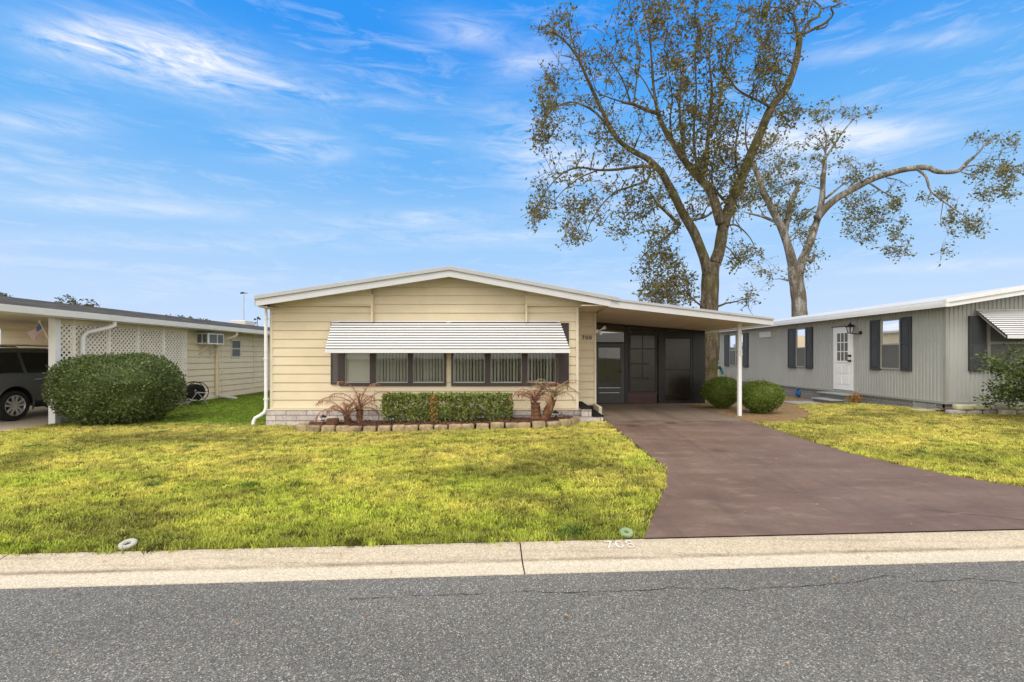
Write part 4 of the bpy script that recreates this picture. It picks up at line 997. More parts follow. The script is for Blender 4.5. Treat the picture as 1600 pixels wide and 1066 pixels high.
mb = MB(); mb.lathe([(.0, -.07), (.066, -.07), (.108, .095), (0, .095)], c, 6); mb.build('pane', M['glass'], t)
# front window, shutter and awning
mb = MB(); x0, x1 = wx(1517, 11.72), wx(1541.5, 11.72)
mb.box(x0, x1, 11.73, YF+.0, 1.22, 2.55)
for q in ((x0+.05, x1-.05, 1.9, 2.48), (x0+.05, x1-.05, 1.42, 1.82)): mb.box(q[0], q[1], 11.72, 11.74, q[2], q[3])
mb.box(x0+.05, x1-.05, 11.722, 11.74, 1.28, 1.36)
mb.build('shutter', M['slate'], HR)
mb = MB(); a, b = x1+.05, x1+2.2
for q in ((a, a+.07, 1.25, 2.52), (b-.07, b, 1.25, 2.52), (a+.07, b-.07, 1.25, 1.32), (a+.07, b-.07, 2.45, 2.52), (a+.07, b-.07, 1.86, 1.92), ((a+b)/2-.04, (a+b)/2+.04, 1.32, 2.45)): mb.box(q[0], q[1], 11.74, YF+.01, q[2], q[3])
w = mb.build('window', M['grey_trim'], HR)
mb = MB(); mb.box(a+.05, b-.05, 11.775, YF+.015, 1.3, 2.47); mb.build('screen', M['grey_glass'], w)
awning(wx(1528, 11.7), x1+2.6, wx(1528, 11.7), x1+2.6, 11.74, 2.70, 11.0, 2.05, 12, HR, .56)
# crawl-space vent, steps, pad
mb = MB(); ya, yb = dxr(1462), dxr(1430)
mb.box(XW-.02, XW+.05, ya, yb, .15, .36); mb.box(XW-.03, XW+.02, ya-.03, ya, .13, .38); mb.box(XW-.03, XW+.02, yb, yb+.03, .13, .38); mb.box(XW-.03, XW+.02, (ya+yb)/2-.015, (ya+yb)/2+.015, .13, .38)
mb.build('crawl_vent', M['slab_grey'], HR)
t = thing('door_steps', 'grey painted two-step block below the white side door', 'steps', (10.2, 15.6, .1))
mb = MB(); mb.box(10.12, 10.56, 14.72, 15.95, 0., .345); mb.box(9.72, 10.118, 14.75, 15.6, 0., .185); mb.build('step_block', M['brick_grey'], t)
mb = MB(); mb.box(10.08, 10.57, 14.68, 16.0, .346, .395); mb.box(9.68, 10.09, 14.71, 15.65, .186, .23); mb.build('tread', M['slab_grey'], t, bevel=.01)
mb = MB(); mb.box(8.72, 9.66, 14.6, 15.65, -.05, .115); S(mb.build('pad', M['slab_grey'], bevel=.01))
for k, (p, q, lb) in enumerate(((1214.5, 611, 'small blue plastic cap on the grey brick skirting, nearer the round shrub'), (1247.5, 615, 'larger blue plastic cap on the grey brick skirting, nearer the steps'))):
    d = dxr(p)-.03; c = W(p, q, d); c.x = XW-.03
    mb = MB(); r = .10+.03*k
    mb.lathe([(0, -.07), (r*.5, -.06), (r, -.01), (r*.9, .03), (0, .03)], c, 7, 'x'); mb.tube([c+Vector((-.03, 0, r)), c+Vector((-.02, .03, r*1.6))], [.05, .02], 6)
    tag(mb.build('faucet_cover', M['blue']), lb, 'cap', 'blue caps on the skirting')
# teal hose hung at the far corner
mb = MB(); c = W(1123, 582, 23.9)
mb.tube([c+Vector((.16*math.cos(a), .05*math.sin(2*a), .26*math.sin(a))) for a in [math.pi*(-.1+1.25*i/14) for i in range(15)]], .07, 8)
tag(mb.build('garden_hose', M['teal'], smooth=True), 'looped teal garden hose hanging at the far grey house corner', 'hose')

# ------------------------------------------------------------------ things on the skyline
t = thing('antenna_pole', 'thin tall antenna pole with a small crossbar rising behind the beige neighbour', 'antenna', (wx(381, 38), 38, -.3))
x = wx(381, 38); mb = MB(); mb.tube([(x, 38, -.3), (x, 38, wz(458, 38))], .035, 6); mb.build('pole', M['sash'], t)
mb = MB(); z = wz(458.5, 38); mb.tube([(x-.28, 38, z), (x+.28, 38, z+.02)], .03, 6); mb.obox((x-.12, 38, z+.03), (.10, 0, .02), (0, .1, 0), (0, 0, .05)); mb.build('crossbar', M['black'], t)
t = thing('wind_vane', 'tiny dark rooftop weather instrument with little cups at the cream house corner', 'weather vane', (wx(402, 29), 29, 3.))
x = wx(402, 29); mb = MB(); mb.tube([(x, 29, 2.6), (x, 29, wz(496, 29))], .02, 6); mb.build('pole', M['black'], t)
for dx_, dz_ in ((-.14, .0), (.14, .02), (-.12, -.22), (.05, .1)): mb = MB(); p = Vector((x+dx_, 29, wz(499, 29)+dz_)); mb.lathe([(0, -.06), (.06, -.03), (.07, .03), (0, .06)], p, 8); mb.tube([p, (x, 29, p.z)], .012, 5); mb.build('cup', M['black'], t)
# ------------------------------------------------------------------ car in the neighbour's carport
car = thing('suv', 'dark grey sport utility car parked under the beige neighbour carport', 'car', (-12.78, 10.55, gz(-12, 12)+.012))
CX, CY, CZ = car.location
ST = [(0., .84, .50, 1.02, 1.06, .78), (.10, .90, .34, 1.08, 1.16, .78), (.24, .925, .32, 1.10, 1.38, .74), (.50, .94, .32, 1.11, 1.70, .67), (.9, .945, .32, 1.11, 1.745, .68), (2.2, .95, .30, 1.08, 1.75, .69),
      (2.75, .95, .30, 1.06, 1.69, .68), (3.50, .945, .30, 1.04, 1.13, .80), (3.65, .94, .30, 1.00, 1.06, .80), (4.3, .90, .32, .88, .97, .70), (4.65, .80, .34, .74, .82, .60), (4.75, .70, .42, .62, .66, .5)]
def stn(y): return [table(y, [(s[0], s[k]) for s in ST]) for k in range(1, 6)]
mb = MB(); Y = sorted(set([s[0] for s in ST]+[i*.095 for i in range(51)])); Y = [y for y in Y if y <= 4.75]; NP = 0
for y in Y:
    hw, zb, zbl, zt, ht = stn(y)
    half = [(hw*.86, zb), (hw*.985, zb+.14), (hw, lerp(zb, zbl, .5)), (hw*.985, zbl-.10), (hw*.955, zbl), (lerp(hw*.955, ht, .55), lerp(zbl, zt-.05, .55)), (ht, zt-.055), (ht*.93, zt-.015), (ht*.5, zt+.01)]
    ringp = half+[(-a, b) for a, b in reversed(half)]; NP = len(ringp)
    for a, b in ringp: mb.v.append((CX+a, CY+y, CZ+b))
for i in range(len(Y)-1):
    for j in range(NP): mb.f.append([i*NP+j, i*NP+(j+1) % NP, (i+1)*NP+(j+1) % NP, (i+1)*NP+j]); mb.m.append(0)
mb.f.append(list(range(NP))); mb.m.append(0); mb.f.append([(len(Y)-1)*NP+j for j in range(NP)]); mb.m.append(0)
paint = mat('dark grey metallic paint', (.105, .11, .108), .3, .05, metal=.3)
body = mb.build('body', [paint, M['rubber']], car)
cut = MB()
for y in (.98, 3.80):
    for s in (-1, 1): cut.lathe([(0, s*.60), (.435, s*.60), (.435, s*1.3), (0, s*1.3)], (CX, CY+y, CZ+.40), 28, 'x')
cu = cut.build('cutter', M['rubber'])
bo = body.modifiers.new('b', 'BOOLEAN'); bo.operation = 'DIFFERENCE'; bo.object = cu; bo.solver = 'EXACT'
bpy.context.view_layer.update()
me = bpy.data.meshes.new_from_object(body.evaluated_get(bpy.context.evaluated_depsgraph_get())); body.modifiers.clear(); body.data = me; bpy.data.objects.remove(cu)
me.polygons.foreach_set('use_smooth', [True]*len(me.polygons)); me.set_sharp_from_angle(angle=math.radians(32))
carglass = mat('dark privacy glass', (.012, .014, .015), .06, .05, spec=.6)
def side_pt(y, f, s, off=.006):
    hw, zb, zbl, zt, ht = stn(y); return (CX+s*(lerp(hw*.955, ht, f)+off), CY+y, CZ+lerp(zbl, zt-.05, f))
for s in (1, -1):
    for ya, yb, ta, tb in ((.62, 1.22, .10, .02), (1.30, 2.05, .02, .0), (2.13, 3.12, .0, .62)):
        mb = MB(); n = 8
        for i in range(n):
            y0, y1 = lerp(ya, yb, i/n), lerp(ya, yb, (i+1)/n)
            for f0, f1 in ((.06, .5), (.5, .90)): mb.quad(side_pt(y0, f0, s), side_pt(y1, f0, s), side_pt(y1, f1, s), side_pt(y0, f1, s))
        mb.build('side_window', carglass, car, norm=False)
    mb = MB(); mb.tube([(CX+s*.66, CY+.55, CZ+1.72), (CX+s*.655, CY+.7, CZ+1.80), (CX+s*.655, CY+1.5, CZ+1.815), (CX+s*.655, CY+2.5, CZ+1.80), (CX+s*.66, CY+2.65, CZ+1.73)], .02, 8); mb.build('roof_rail', M['alloy'], car, smooth=True)
    for yy in (1.42, 2.36):
        hw = .95; mb = MB(); mb.tube([(CX+s*.945, CY+yy, CZ+.97), (CX+s*.985, CY+yy+.03, CZ+.975), (CX+s*.985, CY+yy+.19, CZ+.975), (CX+s*.945, CY+yy+.22, CZ+.97)], .016, 6); mb.build('handle', M['chrome'], car, smooth=True)
    for yy in (.98, 3.80):
        mb = MB(); mb.tube([(CX+s*stn(yy)[0]*.99, CY+yy+.445*math.cos(a), CZ+.40+.445*math.sin(a)) for a in [math.pi*(-.12+1.24*i/18) for i in range(19)]], .02, 6); mb.build('arch_trim', paint, car, smooth=True)
    mb = MB(); mb.box(CX+s*.80, CX+s*.965, CY+1.5, CY+3.3, CZ+.28, CZ+.33); mb.build('running_board', M['rubber'], car, bevel=.015)
    mb = MB(); mb.quad((CX+s*.945, CY+.03, CZ+.78), (CX+s*.955, CY+.33, CZ+.80), (CX+s*.935, CY+.36, CZ+1.04), (CX+s*.90, CY+.05, CZ+1.05)); mb.build('tail_lamp', M['orange_lens'], car, norm=False)
    mb = MB(); mb.lathe([(.0, -.09), (.07, -.08), (.09, 0), (.06, .08), (0, .09)], (CX+s*1.03, CY+3.02, CZ+1.12), 10, 'x'); mb.build('mirror', paint, car, smooth=True)
mb = MB(); mb.quad((CX-.66, CY+.13, CZ+1.21), (CX+.66, CY+.13, CZ+1.21), (CX+.58, CY+.42, CZ+1.62), (CX-.58, CY+.42, CZ+1.62)); mb.build('rear_window', carglass, car, norm=False)
mb = MB(); mb.quad((CX-.66, CY+3.44, CZ+1.20), (CX+.66, CY+3.44, CZ+1.20), (CX+.6, CY+2.82, CZ+1.665), (CX-.6, CY+2.82, CZ+1.665)); mb.build('windscreen', carglass, car, norm=False)
for s in (1, -1):
    for yy in (.98, 3.80):
        c = Vector((CX+s*.83, CY+yy, CZ+.368))
        mb = MB(); mb.lathe([(.245, s*.105), (.30, s*.115), (.345, s*.10), (.366, s*.06), (.366, -s*.08), (.33, -s*.10), (.245, -s*.10)], c, 36, 'x', closed=True); w = mb.build('wheel', M['rubber'], car, smooth=True)
        mb = MB(); mb.lathe([(.252, s*.10), (.232, s*.105), (.222, s*.085), (.215, s*.02), (.252, -s*.08)], c, 36, 'x', closed=True)
        mb.lathe([(0, s*.085), (.05, s*.085), (.06, s*.07), (.06, s*.03), (0, s*.03)], c, 16, 'x')
        for k in range(5):
            a = 2*math.pi*k/5+.3; u = Vector((0, math.cos(a), math.sin(a))); v = Vector((0, -math.sin(a), math.cos(a))); X_ = Vector((s, 0, 0))
            for q in (-1, 1):
                i0, i1 = u*.04+v*q*.022+X_*.078, u*.235+v*q*.058+X_*.088
                mb.bar(i0+c, i1+c, .052, .022, up=(1, 0, 0))
        mb.f = [f for f in mb.f]; mb.build('rim', M['alloy'], w, smooth=True, angle=30)
        mb = MB(); mb.lathe([(0, s*.0), (.22, s*.0), (.22, -s*.03), (0, -s*.03)], c, 24, 'x'); mb.build('brake_disc', M['rubber'], w)

# ------------------------------------------------------------------ foliage helpers
def leaf(mb, p, d, n_, l, w, fold=.25):
    d = d.normalized(); s = d.cross(n_); s = s.normalized() if s.length > 1e-4 else Vector((1, 0, 0)); u = s.cross(d)
    mb.add([p, p+d*l*.45+s*w*.5+u*w*fold, p+d*l, p+d*l*.45-s*w*.5+u*w*fold], [(0, 1, 2), (0, 2, 3)])
def rvec(r=R):
    while True:
        v = Vector((r.uniform(-1, 1), r.uniform(-1, 1), r.uniform(-1, 1)))
        if .05 < v.length < 1: return v.normalized()
def clipped_bush(name, label, cat, c, rad, z0, z1, mat_, n, ls, p=2.6, flat=0., group=None, lump=.07, twig=True, sweep=0.):
    """a sheared shrub: leaves through the outer shell of a rounded block, over a twiggy heart of the same leaves"""
    t = thing(name, label, cat, (c[0], c[1], z0), group)
    rr = random.Random(hash(label) % 9999 if False else len(label)*7+n)
    zc, hz_ = (z0+z1)/2, (z1-z0)/2
    def surf(v):
        k = (abs(v.x)**p+abs(v.y)**p+abs(v.z)**p)**(-1/p)
        q = v*k; tap = 1-flat*max(0, -q.z)**1.5
        f = 1+lump*noise.noise(v*2.3+Vector((c[0], c[1], 0)))+lump*.6*noise.noise(v*6+Vector((c[0], 3, 0)))
        return Vector((c[0]+q.x*rad[0]*tap*f, c[1]+q.y*rad[1]*tap*f, zc+q.z*hz_*f))
    core = MB(); nu, nv = 22, 14
    for i in range(nv+1):
        for j in range(nu):
            th = math.pi*(i/nv); ph = 2*math.pi*j/nu; v = Vector((math.sin(th)*math.cos(ph), math.sin(th)*math.sin(ph), math.cos(th)))
            q = surf(v); cc = Vector((c[0], c[1], zc)); core.v.append(tuple(cc+(q-cc)*(.86+.05*rr.random())))
    for i in range(nv):
        for j in range(nu): core.f.append([i*nu+j, i*nu+(j+1) % nu, (i+1)*nu+(j+1) % nu, (i+1)*nu+j]); core.m.append(0)
    mb = core
    cc = Vector((c[0], c[1], zc))
    k = 0
    while k < n:
        v = rvec(rr)
        q = surf(v)
        if q.z < z0+.03: continue
        dep = rr.random()**2*.16
        g = noise.noise(q*3.1)+.5*noise.noise(q*8)
        if rr.random() < .45 and g < -.12: dep += .08
        pnt = cc+(q-cc)*(1.015-dep)
        out = (q-cc).normalized(); d = (out*.75+rvec(rr)*.9+Vector((0, 0, .25))).normalized()
        leaf(mb, pnt, d, rvec(rr), ls*rr.uniform(.65, 1.35), ls*rr.uniform(.45, .7)); k += 1
    for _ in range(n//110):      # stray shoots past the last clipping
        v = rvec(rr); q = surf(v)
        if v.z < -.25: continue
        out = ((q-cc).normalized()+Vector((0, 0, .6))+rvec(rr)*.4).normalized(); l_ = rr.uniform(.03, .11)
        mb.tube([q-out*.03, q+out*l_], [.003, .002], 3)
        for k in range(5): leaf(mb, q+out*l_*(k+1)/5, out*.6+rvec(rr)*.8, rvec(rr), ls*rr.uniform(.7, 1.1), ls*.5)
    mb.build('foliage', mat_, t, norm=False)
    mb = MB()
    for i in range(7):
        a = i*.9; b = Vector((c[0]+.08*math.cos(a), c[1]+.08*math.sin(a), z0-.04)); e = Vector((c[0]+rad[0]*.55*math.cos(a), c[1]+rad[1]*.55*math.sin(a), zc))
        mb.tube([b, b.lerp(e, .4)+Vector((0, 0, .1)), e], [.022, .016, .008], 6)
    mb.build('stem', M['bark'], t)
    return t
g0 = gz(-8.6, 11)
clipped_bush('round_bush', 'large rounded dark green clipped bush in front of the white lattice', 'bush', (-9.15, 11.25), (1.2, .95), g0-.02, g0+1.57, M['leaf_bush'], 22000, .056, 3.1, .24, lump=.075)
c = wx(1187, 11.95); g0 = gz(c, 11.9)
clipped_bush('clipped_shrub', 'bright flat-topped shrub standing right of the white carport post', 'shrub', (6.13, 11.9), (.48, .46), g0+.0, g0+.77, M['leaf_mound'], 9000, .036, 2.5, .55, lump=.06)
g0 = gz(5.7, 13.2)
clipped_bush('clipped_shrub', 'bright flat-topped shrub between the porch screen and the carport post', 'shrub', (5.68, 13.1), (.47, .46), g0+.0, g0+.82, M['leaf_mound'], 9000, .036, 2.5, .55, lump=.06)

# ------------------------------------------------------------------ flower bed
zb = .03
outline = [(-4.42, 10.60), (-4.46, 10.25), (-4.32, 9.98), (-3.9, 9.88), (-2.5, 9.86), (-1., 9.85), (.3, 9.86), (.85, 9.93), (1.2, 10.12), (1.38, 10.38), (1.40, 10.62)]
pts = []
for (a, b), (c_, d_) in zip(outline, outline[1:]):
    k = max(1, int(math.hypot(c_-a, d_-b)/.05))
    for i in range(k): pts.append(Vector((lerp(a, c_, i/k), lerp(b, d_, i/k), 0)))
pts.append(Vector((*outline[-1], 0)))
stone_m = mat('tan split stone', (.34, .265, .155), .9, .4, 11, bump=1., bscale=35, stain=((.10, .085, .055), 3.2, .9))
def stone_mesh(seed, l=.27, h=.155, dp=.15):
    rr = random.Random(seed); mb = MB(); nx, ny, nz = 6, 4, 4; bm = bmesh.new()
    bmesh.ops.create_cube(bm, size=1.); bmesh.ops.subdivide_edges(bm, edges=bm.edges[:], cuts=3, use_grid_fill=True)
    for v in bm.verts:
        q = Vector((v.co.x*2, v.co.y*2, v.co.z*2)); k = (abs(q.x)**7+abs(q.y)**7+abs(q.z)**7)**(-1/7) if q.length > 0 else 1
        m_ = max(abs(q.x), abs(q.y), abs(q.z)); q = q*lerp(1., k*m_, .9)
        w = noise.noise(q*1.7+Vector((seed*7.1, 0, 0)))*.10
        q = q*(1+w); v.co = Vector((q.x*l/2, q.y*dp/2, q.z*h/2+h/2))
    me = bpy.data.meshes.new('edging_stone'); bm.to_mesh(me); bm.free(); me.materials.append(stone_m)
    me.polygons.foreach_set('use_smooth', [True]*len(me.polygons)); return me
sm_ = [stone_mesh(i) for i in range(6)]
acc = .0; nxt = .10; k = 0
for a, b in zip(pts, pts[1:]):
    acc += (b-a).length
    if acc >= nxt:
        tg = (b-a).normalized(); o = bpy.data.objects.new('edging_stone', sm_[k % 6]); COL.objects.link(o)
        o.location = (a.x, a.y, gz(a.x, a.y)-.015+R.uniform(-.006, .006)); o.rotation_euler = (R.uniform(-.03, .03), R.uniform(-.03, .03), math.atan2(tg.y, tg.x)+(math.pi if k % 3 == 0 else 0)+R.uniform(-.05, .05))
        o.scale = (R.uniform(.95, 1.02), R.uniform(.9, 1.1), R.uniform(.92, 1.06))
        tag(o, 'tan split stone block edging the front flower bed of the cream house', 'edging stone', 'stones edging the front flower bed'); nxt += .288; k += 1
mb = MB(); inn = [(-4.35, 10.6), (-4.38, 10.25), (-4.25, 10.05), (-3.88, 9.95), (-1, 9.92), (.3, 9.93), (.8, 10.0), (1.13, 10.18), (1.3, 10.4), (1.33, 10.78), (-4.35, 10.79)]
n = 70; m_ = 9
for i in range(n+1):
    x = lerp(-4.38, 1.33, i/n); lo_ = table(x, [(-4.38, 10.4), (-4.25, 10.05), (-3.88, 9.95), (-1, 9.92), (.3, 9.93), (.8, 10.), (1.13, 10.18), (1.33, 10.5)])
    for j in range(m_+1):
        y = lerp(lo_, 10.80, j/m_); mb.v.append((x, y, gz(x, y)+.095+.05*math.sin(math.pi*min(1, j/m_*1.3))+.035*noise.noise((x*4, y*4, 0))+.02*noise.noise((x*15, y*15, 3))))
for i in range(n):
    for j in range(m_): q = i*(m_+1)+j; mb.f.append([q, q+m_+1, q+m_+2, q+1]); mb.m.append(0)
rr = random.Random(2)
for _ in range(2600):   # loose chips
    x = rr.uniform(-4.3, 1.25); y = rr.uniform(9.98, 10.7)
    if x < -4.1 and y < 10.1 or x > 1 and y < 10.25: continue
    p = Vector((x, y, gz(x, y)+.125+.035*noise.noise((x*4, y*4, 0))+rr.uniform(.0, .025))); d = rvec(rr); d.z *= .35; leaf(mb, p, d, Vector((rr.uniform(-.5, .5), rr.uniform(-.5, .5), 1)), rr.uniform(.03, .075), rr.uniform(.015, .03), 0)
tag(mb.build('mulch', M['mulch'], norm=False), 'red bark mulch spread through the front flower bed', 'mulch', kind='stuff')

def hedge(name, label, x0, x1, y0, y1, z0, z1, mat_, n, ls, seed=1, parent_mat=None):
    rr = random.Random(seed); t = thing(name, label, 'hedge' if n > 3000 else 'shrub', ((x0+x1)/2, (y0+y1)/2, z0))
    mb = MB()
    for _ in range(n):
        x = rr.uniform(x0, x1); f = rr.random()
        if f < .50: y = y0+abs(rr.gauss(0, .05)); z = rr.uniform(z0+.05, z1)
        elif f < .78: z = z1-abs(rr.gauss(0, .035)); y = rr.uniform(y0, y1)
        elif f < .86: x = (x0 if rr.random() < .5 else x1)+rr.gauss(0, .03); y = rr.uniform(y0, y1); z = rr.uniform(z0+.05, z1)
        else: y = rr.uniform(y0, y1); z = rr.uniform(z0+.05, z1)
        w = .035*noise.noise((x*4.5, z*4, seed)); y += w*1.2; z += .03*noise.noise((x*5, y*5, seed+4))
        if z < z0+.18 and rr.random() < .55: continue
        if noise.noise((x*6.5, z*6.5, seed*3)) < -.42 and f < .5: continue
        d = (Vector((0, -.5, .75))+rvec(rr)*.85); leaf(mb, Vector((x, y, z)), d, rvec(rr), ls*rr.uniform(.7, 1.3), ls*rr.uniform(.42, .6))
    mb.build('foliage', mat_, t, norm=False)
    mb = MB(); x = x0+.08
    while x < x1:
        b = Vector((x, (y0+y1)/2, z0-.03))
        for _ in range(4): e = b+Vector((rr.uniform(-.14, .14), rr.uniform(-.13, .1), (z1-z0)*rr.uniform(.6, .95))); mb.tube([b, b.lerp(e, .5)+rvec(rr)*.02, e], [.011, .008, .004], 5)
        x += .17
    mb.build('stem', M['bark'], t); return t
zb = .12
hedge('hedge', 'low clipped green hedge in the mulch under the front windows', -2.70, -.05, 10.12, 10.62, zb, .735, M['leaf_hedge'], 9000, .068)
hedge('dead_shrub', 'withered orange shrub poking out of the green hedge', -1.71, -1.56, 10.06, 10.3, zb, .71, M['leaf_orange'], 260, .05, 5)

def palm(label, base, lean, h, n, ln, seed, mat_, rt=.06, el0=75, bushy=1.):
    rr = random.Random(seed); t = thing('pygmy_palm', label, 'palm', base); base = Vector(base)
    top = base+Vector((lean[0], lean[1], h))
    mb = MB(); k = 9; pts_ = [base.lerp(top, i/k)+Vector((0, 0, -.03 if i == 0 else 0)) for i in range(k+1)]
    mb.tube(pts_, [rt*(1.25-.25*i/k+.14*(i % 2)) for i in range(k+1)], 10)
    for i in range(60):
        f = rr.random(); p = base.lerp(top, f); a = rr.uniform(0, 6.28); u = Vector((math.cos(a), math.sin(a), 0)); leaf(mb, p+u*rt*.9, u*.5+Vector((0, 0, .9)), u, .08, .03)
    mb.build('trunk', M['palm_trunk'], t, norm=False)
    for i in range(n):
        a = 2*math.pi*(i+rr.uniform(-.3, .3))/n*1.0; el = math.radians(rr.uniform(34, el0)); L_ = ln*rr.uniform(.75, 1.1)
        mb = MB(); p = top.copy(); pts_ = [p.copy()]; hd = Vector((math.cos(a), math.sin(a)*.8, 0)); e = el; seg = 12
        for s in range(seg):
            p = p+(hd*math.cos(e)+Vector((0, 0, math.sin(e))))*L_/seg; e -= math.radians(rr.uniform(1, 7)+s*.85); pts_.append(p.copy())
        for q in pts_:
            if q.z < base.z+.02: q.z = base.z+.02
            q.y = min(q.y, 10.72)
        mb.tube(pts_, [.011*(1-.75*s/seg)+.002 for s in range(seg+1)], 5)
        for s in range(2, seg+1):
            d = (pts_[s]-pts_[s-1]).normalized(); sd3 = d.cross(Vector((0, 0, 1))); sd3 = sd3.normalized() if sd3.length > .05 else Vector((1, 0, 0))
            for sub in range(4):
                q = pts_[s-1].lerp(pts_[s], sub/4+.1)
                for sg in (-1, 1):
                    if rr.random() < .30: continue
                    v = (sd3*sg*.55+d*.65+Vector((0, 0, -.28))+rvec(rr)*.3).normalized(); l = L_*.25*(1-.35*abs(s/seg-.45))*rr.uniform(.6, 1.1)*bushy
                    w = .008; s3 = v.cross(Vector((0, 0, 1))); s3 = s3.normalized()*w/2 if s3.length > .05 else Vector((w/2, 0, 0))
                    m1 = q+v*l*.55; e1 = q+v*l+Vector((0, 0, -.28*l))
                    for zz in (m1, e1): zz.y = min(zz.y, 10.74)
                    mb.add([q-s3, q+s3, m1+s3, m1-s3, e1], [(0, 1, 2, 3), (3, 2, 4)])
        mb.build('frond', mat_, t, norm=False)
    return t
def at(px_, d, dz=.12): x = wx(px_, d); return (x, d, gz(x, d)+dz)
palm('dead brown palm at the left end of the bed, the more upright one', at(562, 10.30), (.0, .0), .30, 9, .92, 3, M['frond'], .05, 88)
palm('low dead brown palm drooping over the left end of the bed', at(545, 10.20), (-.04, -.03), .18, 10, .84, 8, M['frond'], .05, 66)
palm('dead brown palm with a straight shaggy trunk right of the hedge', at(838, 10.25), (-.02, 0), .36, 11, .76, 14, M['frond'], .085, 75)
palm('dead palm with leaning shaggy trunk and a few green fronds at the bed end', at(851, 10.18), (.17, 0), .44, 14, .74, 21, M['frond_green'], .075, 80)
o = MB(); o.tube([at(520, 10.2, .05), at(520, 10.2, .24)], .13, 12); o = o.build('stump', M['palm_trunk']); tag(o, 'small brown cut stump among the dead fronds at the left end of the bed', 'stump')

def path_light(px_, d, label, fl=1.):
    b = at(px_, d, .05); t = thing('path_light', label, 'garden light', b, 'solar lights in the front flower bed')
    bx = Vector(b)-Vector((0, 0, .045))
    mb = MB(); mb.tube([bx, bx+Vector((0, 0, .22))], .009, 6); mb.build('stake', M['black'], t)
    mb = MB(); mb.lathe([(0, .33), (.012, .33), (.02, .315), (.075, .285), (.075, .275), (0, .275)], bx, 14); mb.lathe([(0, .20), (.035, .205), (.035, .215), (0, .215)], bx, 12); mb.build('cap', M['black'], t)
    mb = MB(); mb.lathe([(0, .212), (.04, .212), (.052, .274), (0, .274)], bx, 10); mb.build('lens', M['glass'], t)
    return t
path_light(868, 10.08, 'dark solar path light in front of the leaning palm')
path_light(752, 10.02, 'dark solar path light in front of the right part of the hedge')
path_light(612, 10.03, 'dark solar path light at the left end of the hedge')
path_light(505, 10.15, 'dark solar path light at the left tip of the flower bed')

# ------------------------------------------------------------------ right house bed, stones, straw
ls = 0
sm2 = []
for i, (col, nm_) in enumerate((((.36, .33, .30), 'grey brown'), ((.50, .50, .33), 'mossy pale'), ((.27, .235, .215), 'dark brown'))):
    mm = mat(nm_+' block', col, .9, .25, 8, bump=.7, bscale=40); me = stone_mesh(20+i, .37, .125, .2); me.materials.clear(); me.materials.append(mm); sm2.append(me)
for row in range(2):
    for i in range(10):
        x = 10.28+.385*i+(.18 if row else 0); o = bpy.data.objects.new('garden_block', sm2[(i*2+row*1+(i*i) % 3) % 3]); COL.objects.link(o)
        o.location = (x, 11.2+.02*(i % 2), gz(x, 11.2)-.01+.128*row); o.rotation_euler = (0, 0, R.uniform(-.06, .06)+(math.pi if i % 2 else 0))
        tag(o, 'rough block in the low two-course wall before the grey house', 'garden block', 'blocks of the low wall before the grey house')
mb = MB(); n = 20
for i in range(n+1):
    for j in range(4):
        x = lerp(10.3, 14.4, i/n); y = lerp(11.27, 11.82, j/3); mb.v.append((x, y, gz(x, y)+.10+.04*noise.noise((x*5, y*5, 0))))
for i in range(n):
    for j in range(3): q = i*4+j; mb.f.append([q, q+4, q+5, q+1]); mb.m.append(0)
tag(mb.build('soil_bed', M['mulch'], norm=False), kind='stuff', label='dark mulch behind the low block wall of the grey house', cat='mulch')
me = stone_mesh(33, .24, .13, .2); me.materials.clear(); me.materials.append(mat('pale field stone', (.46, .41, .30), .9, .2, 9, bump=.5))
o = bpy.data.objects.new('field_stone', me); COL.objects.link(o); o.location = (wx(1572, 11.0), 10.98, gz(11, 11)+.01); tag(o, 'single pale rounded stone lying in front of the low block wall', 'stone')
for i, (p, d) in enumerate(((1437, 12.0), (1462, 12.0))):
    mb = MB(); x = wx(p, d); mb.box(x-.24, x+.24, 11.75, 12.05, gz(x, 12)-.02, gz(x, 12)+.05)
    tag(mb.build('paver', M['concrete'], bevel=.012), 'pale flat paver at the grey skirting, %s' % ('right below the corner' if i else 'under the crawl vent'), 'paver')
sheet('pine_straw', [5.12, 5.4, 5.8, 6.2, 6.6, 7., 7.4, 7.8, 8.2, 8.6, 9., 9.4, 9.8, 10.2, 10.62],
      lambda x, t: (x, lerp(table(x, [(5.1, 10.2), (5.6, 10.1), (6.4, 10.45), (7.0, 11.1), (7.6, 12.3), (8.3, 14.1), (10.0, 14.3), (10.62, 14.3)]), 26, t)), 30, M['straw'], .008, kind='stuff')
s_ = COL.objects['pine_straw']; tag(s_, 'brown pine straw around the clipped shrubs and the grey skirting', 'straw')

M['slab_pale'] = mat('pale weathered concrete ring', (.42, .41, .38), .9, .2, 12)
# sprinkler donuts
def donut(px_, py_, label, mt_, r=.046):
    d = F*(CH-.0+.03)/(py_-556); x = wx(px_, d); d = max(d, dcurb(x)+.075); z = gz(x, d)+.028
    mb = MB(); n = 28
    for i in range(n):
        for j in range(10):
            a, b = 2*math.pi*i/n, 2*math.pi*j/10; q = r+.024*math.cos(b); mb.v.append((x+q*math.cos(a), d+q*math.sin(a), z+.022*math.sin(b)+.012*math.sin(a)))
    for i in range(n):
        for j in range(10): mb.f.append([i*10+j, ((i+1) % n)*10+j, ((i+1) % n)*10+(j+1) % 10, i*10+(j+1) % 10]); mb.m.append(0)
    t = thing('sprinkler_ring', label, 'sprinkler ring', (x, d, z)); mb.build('ring', mt_, t, smooth=True)
    mb = MB(); mb.lathe([(0, -.03), (.03, -.03), (.03, -.005), (0, -.002)], (x, d, z), 12); mb.build('sprinkler_head', M['rubber'], t)
donut(186, 857, 'pale concrete sprinkler ring in the grass at the left kerb', M['slab_pale'])
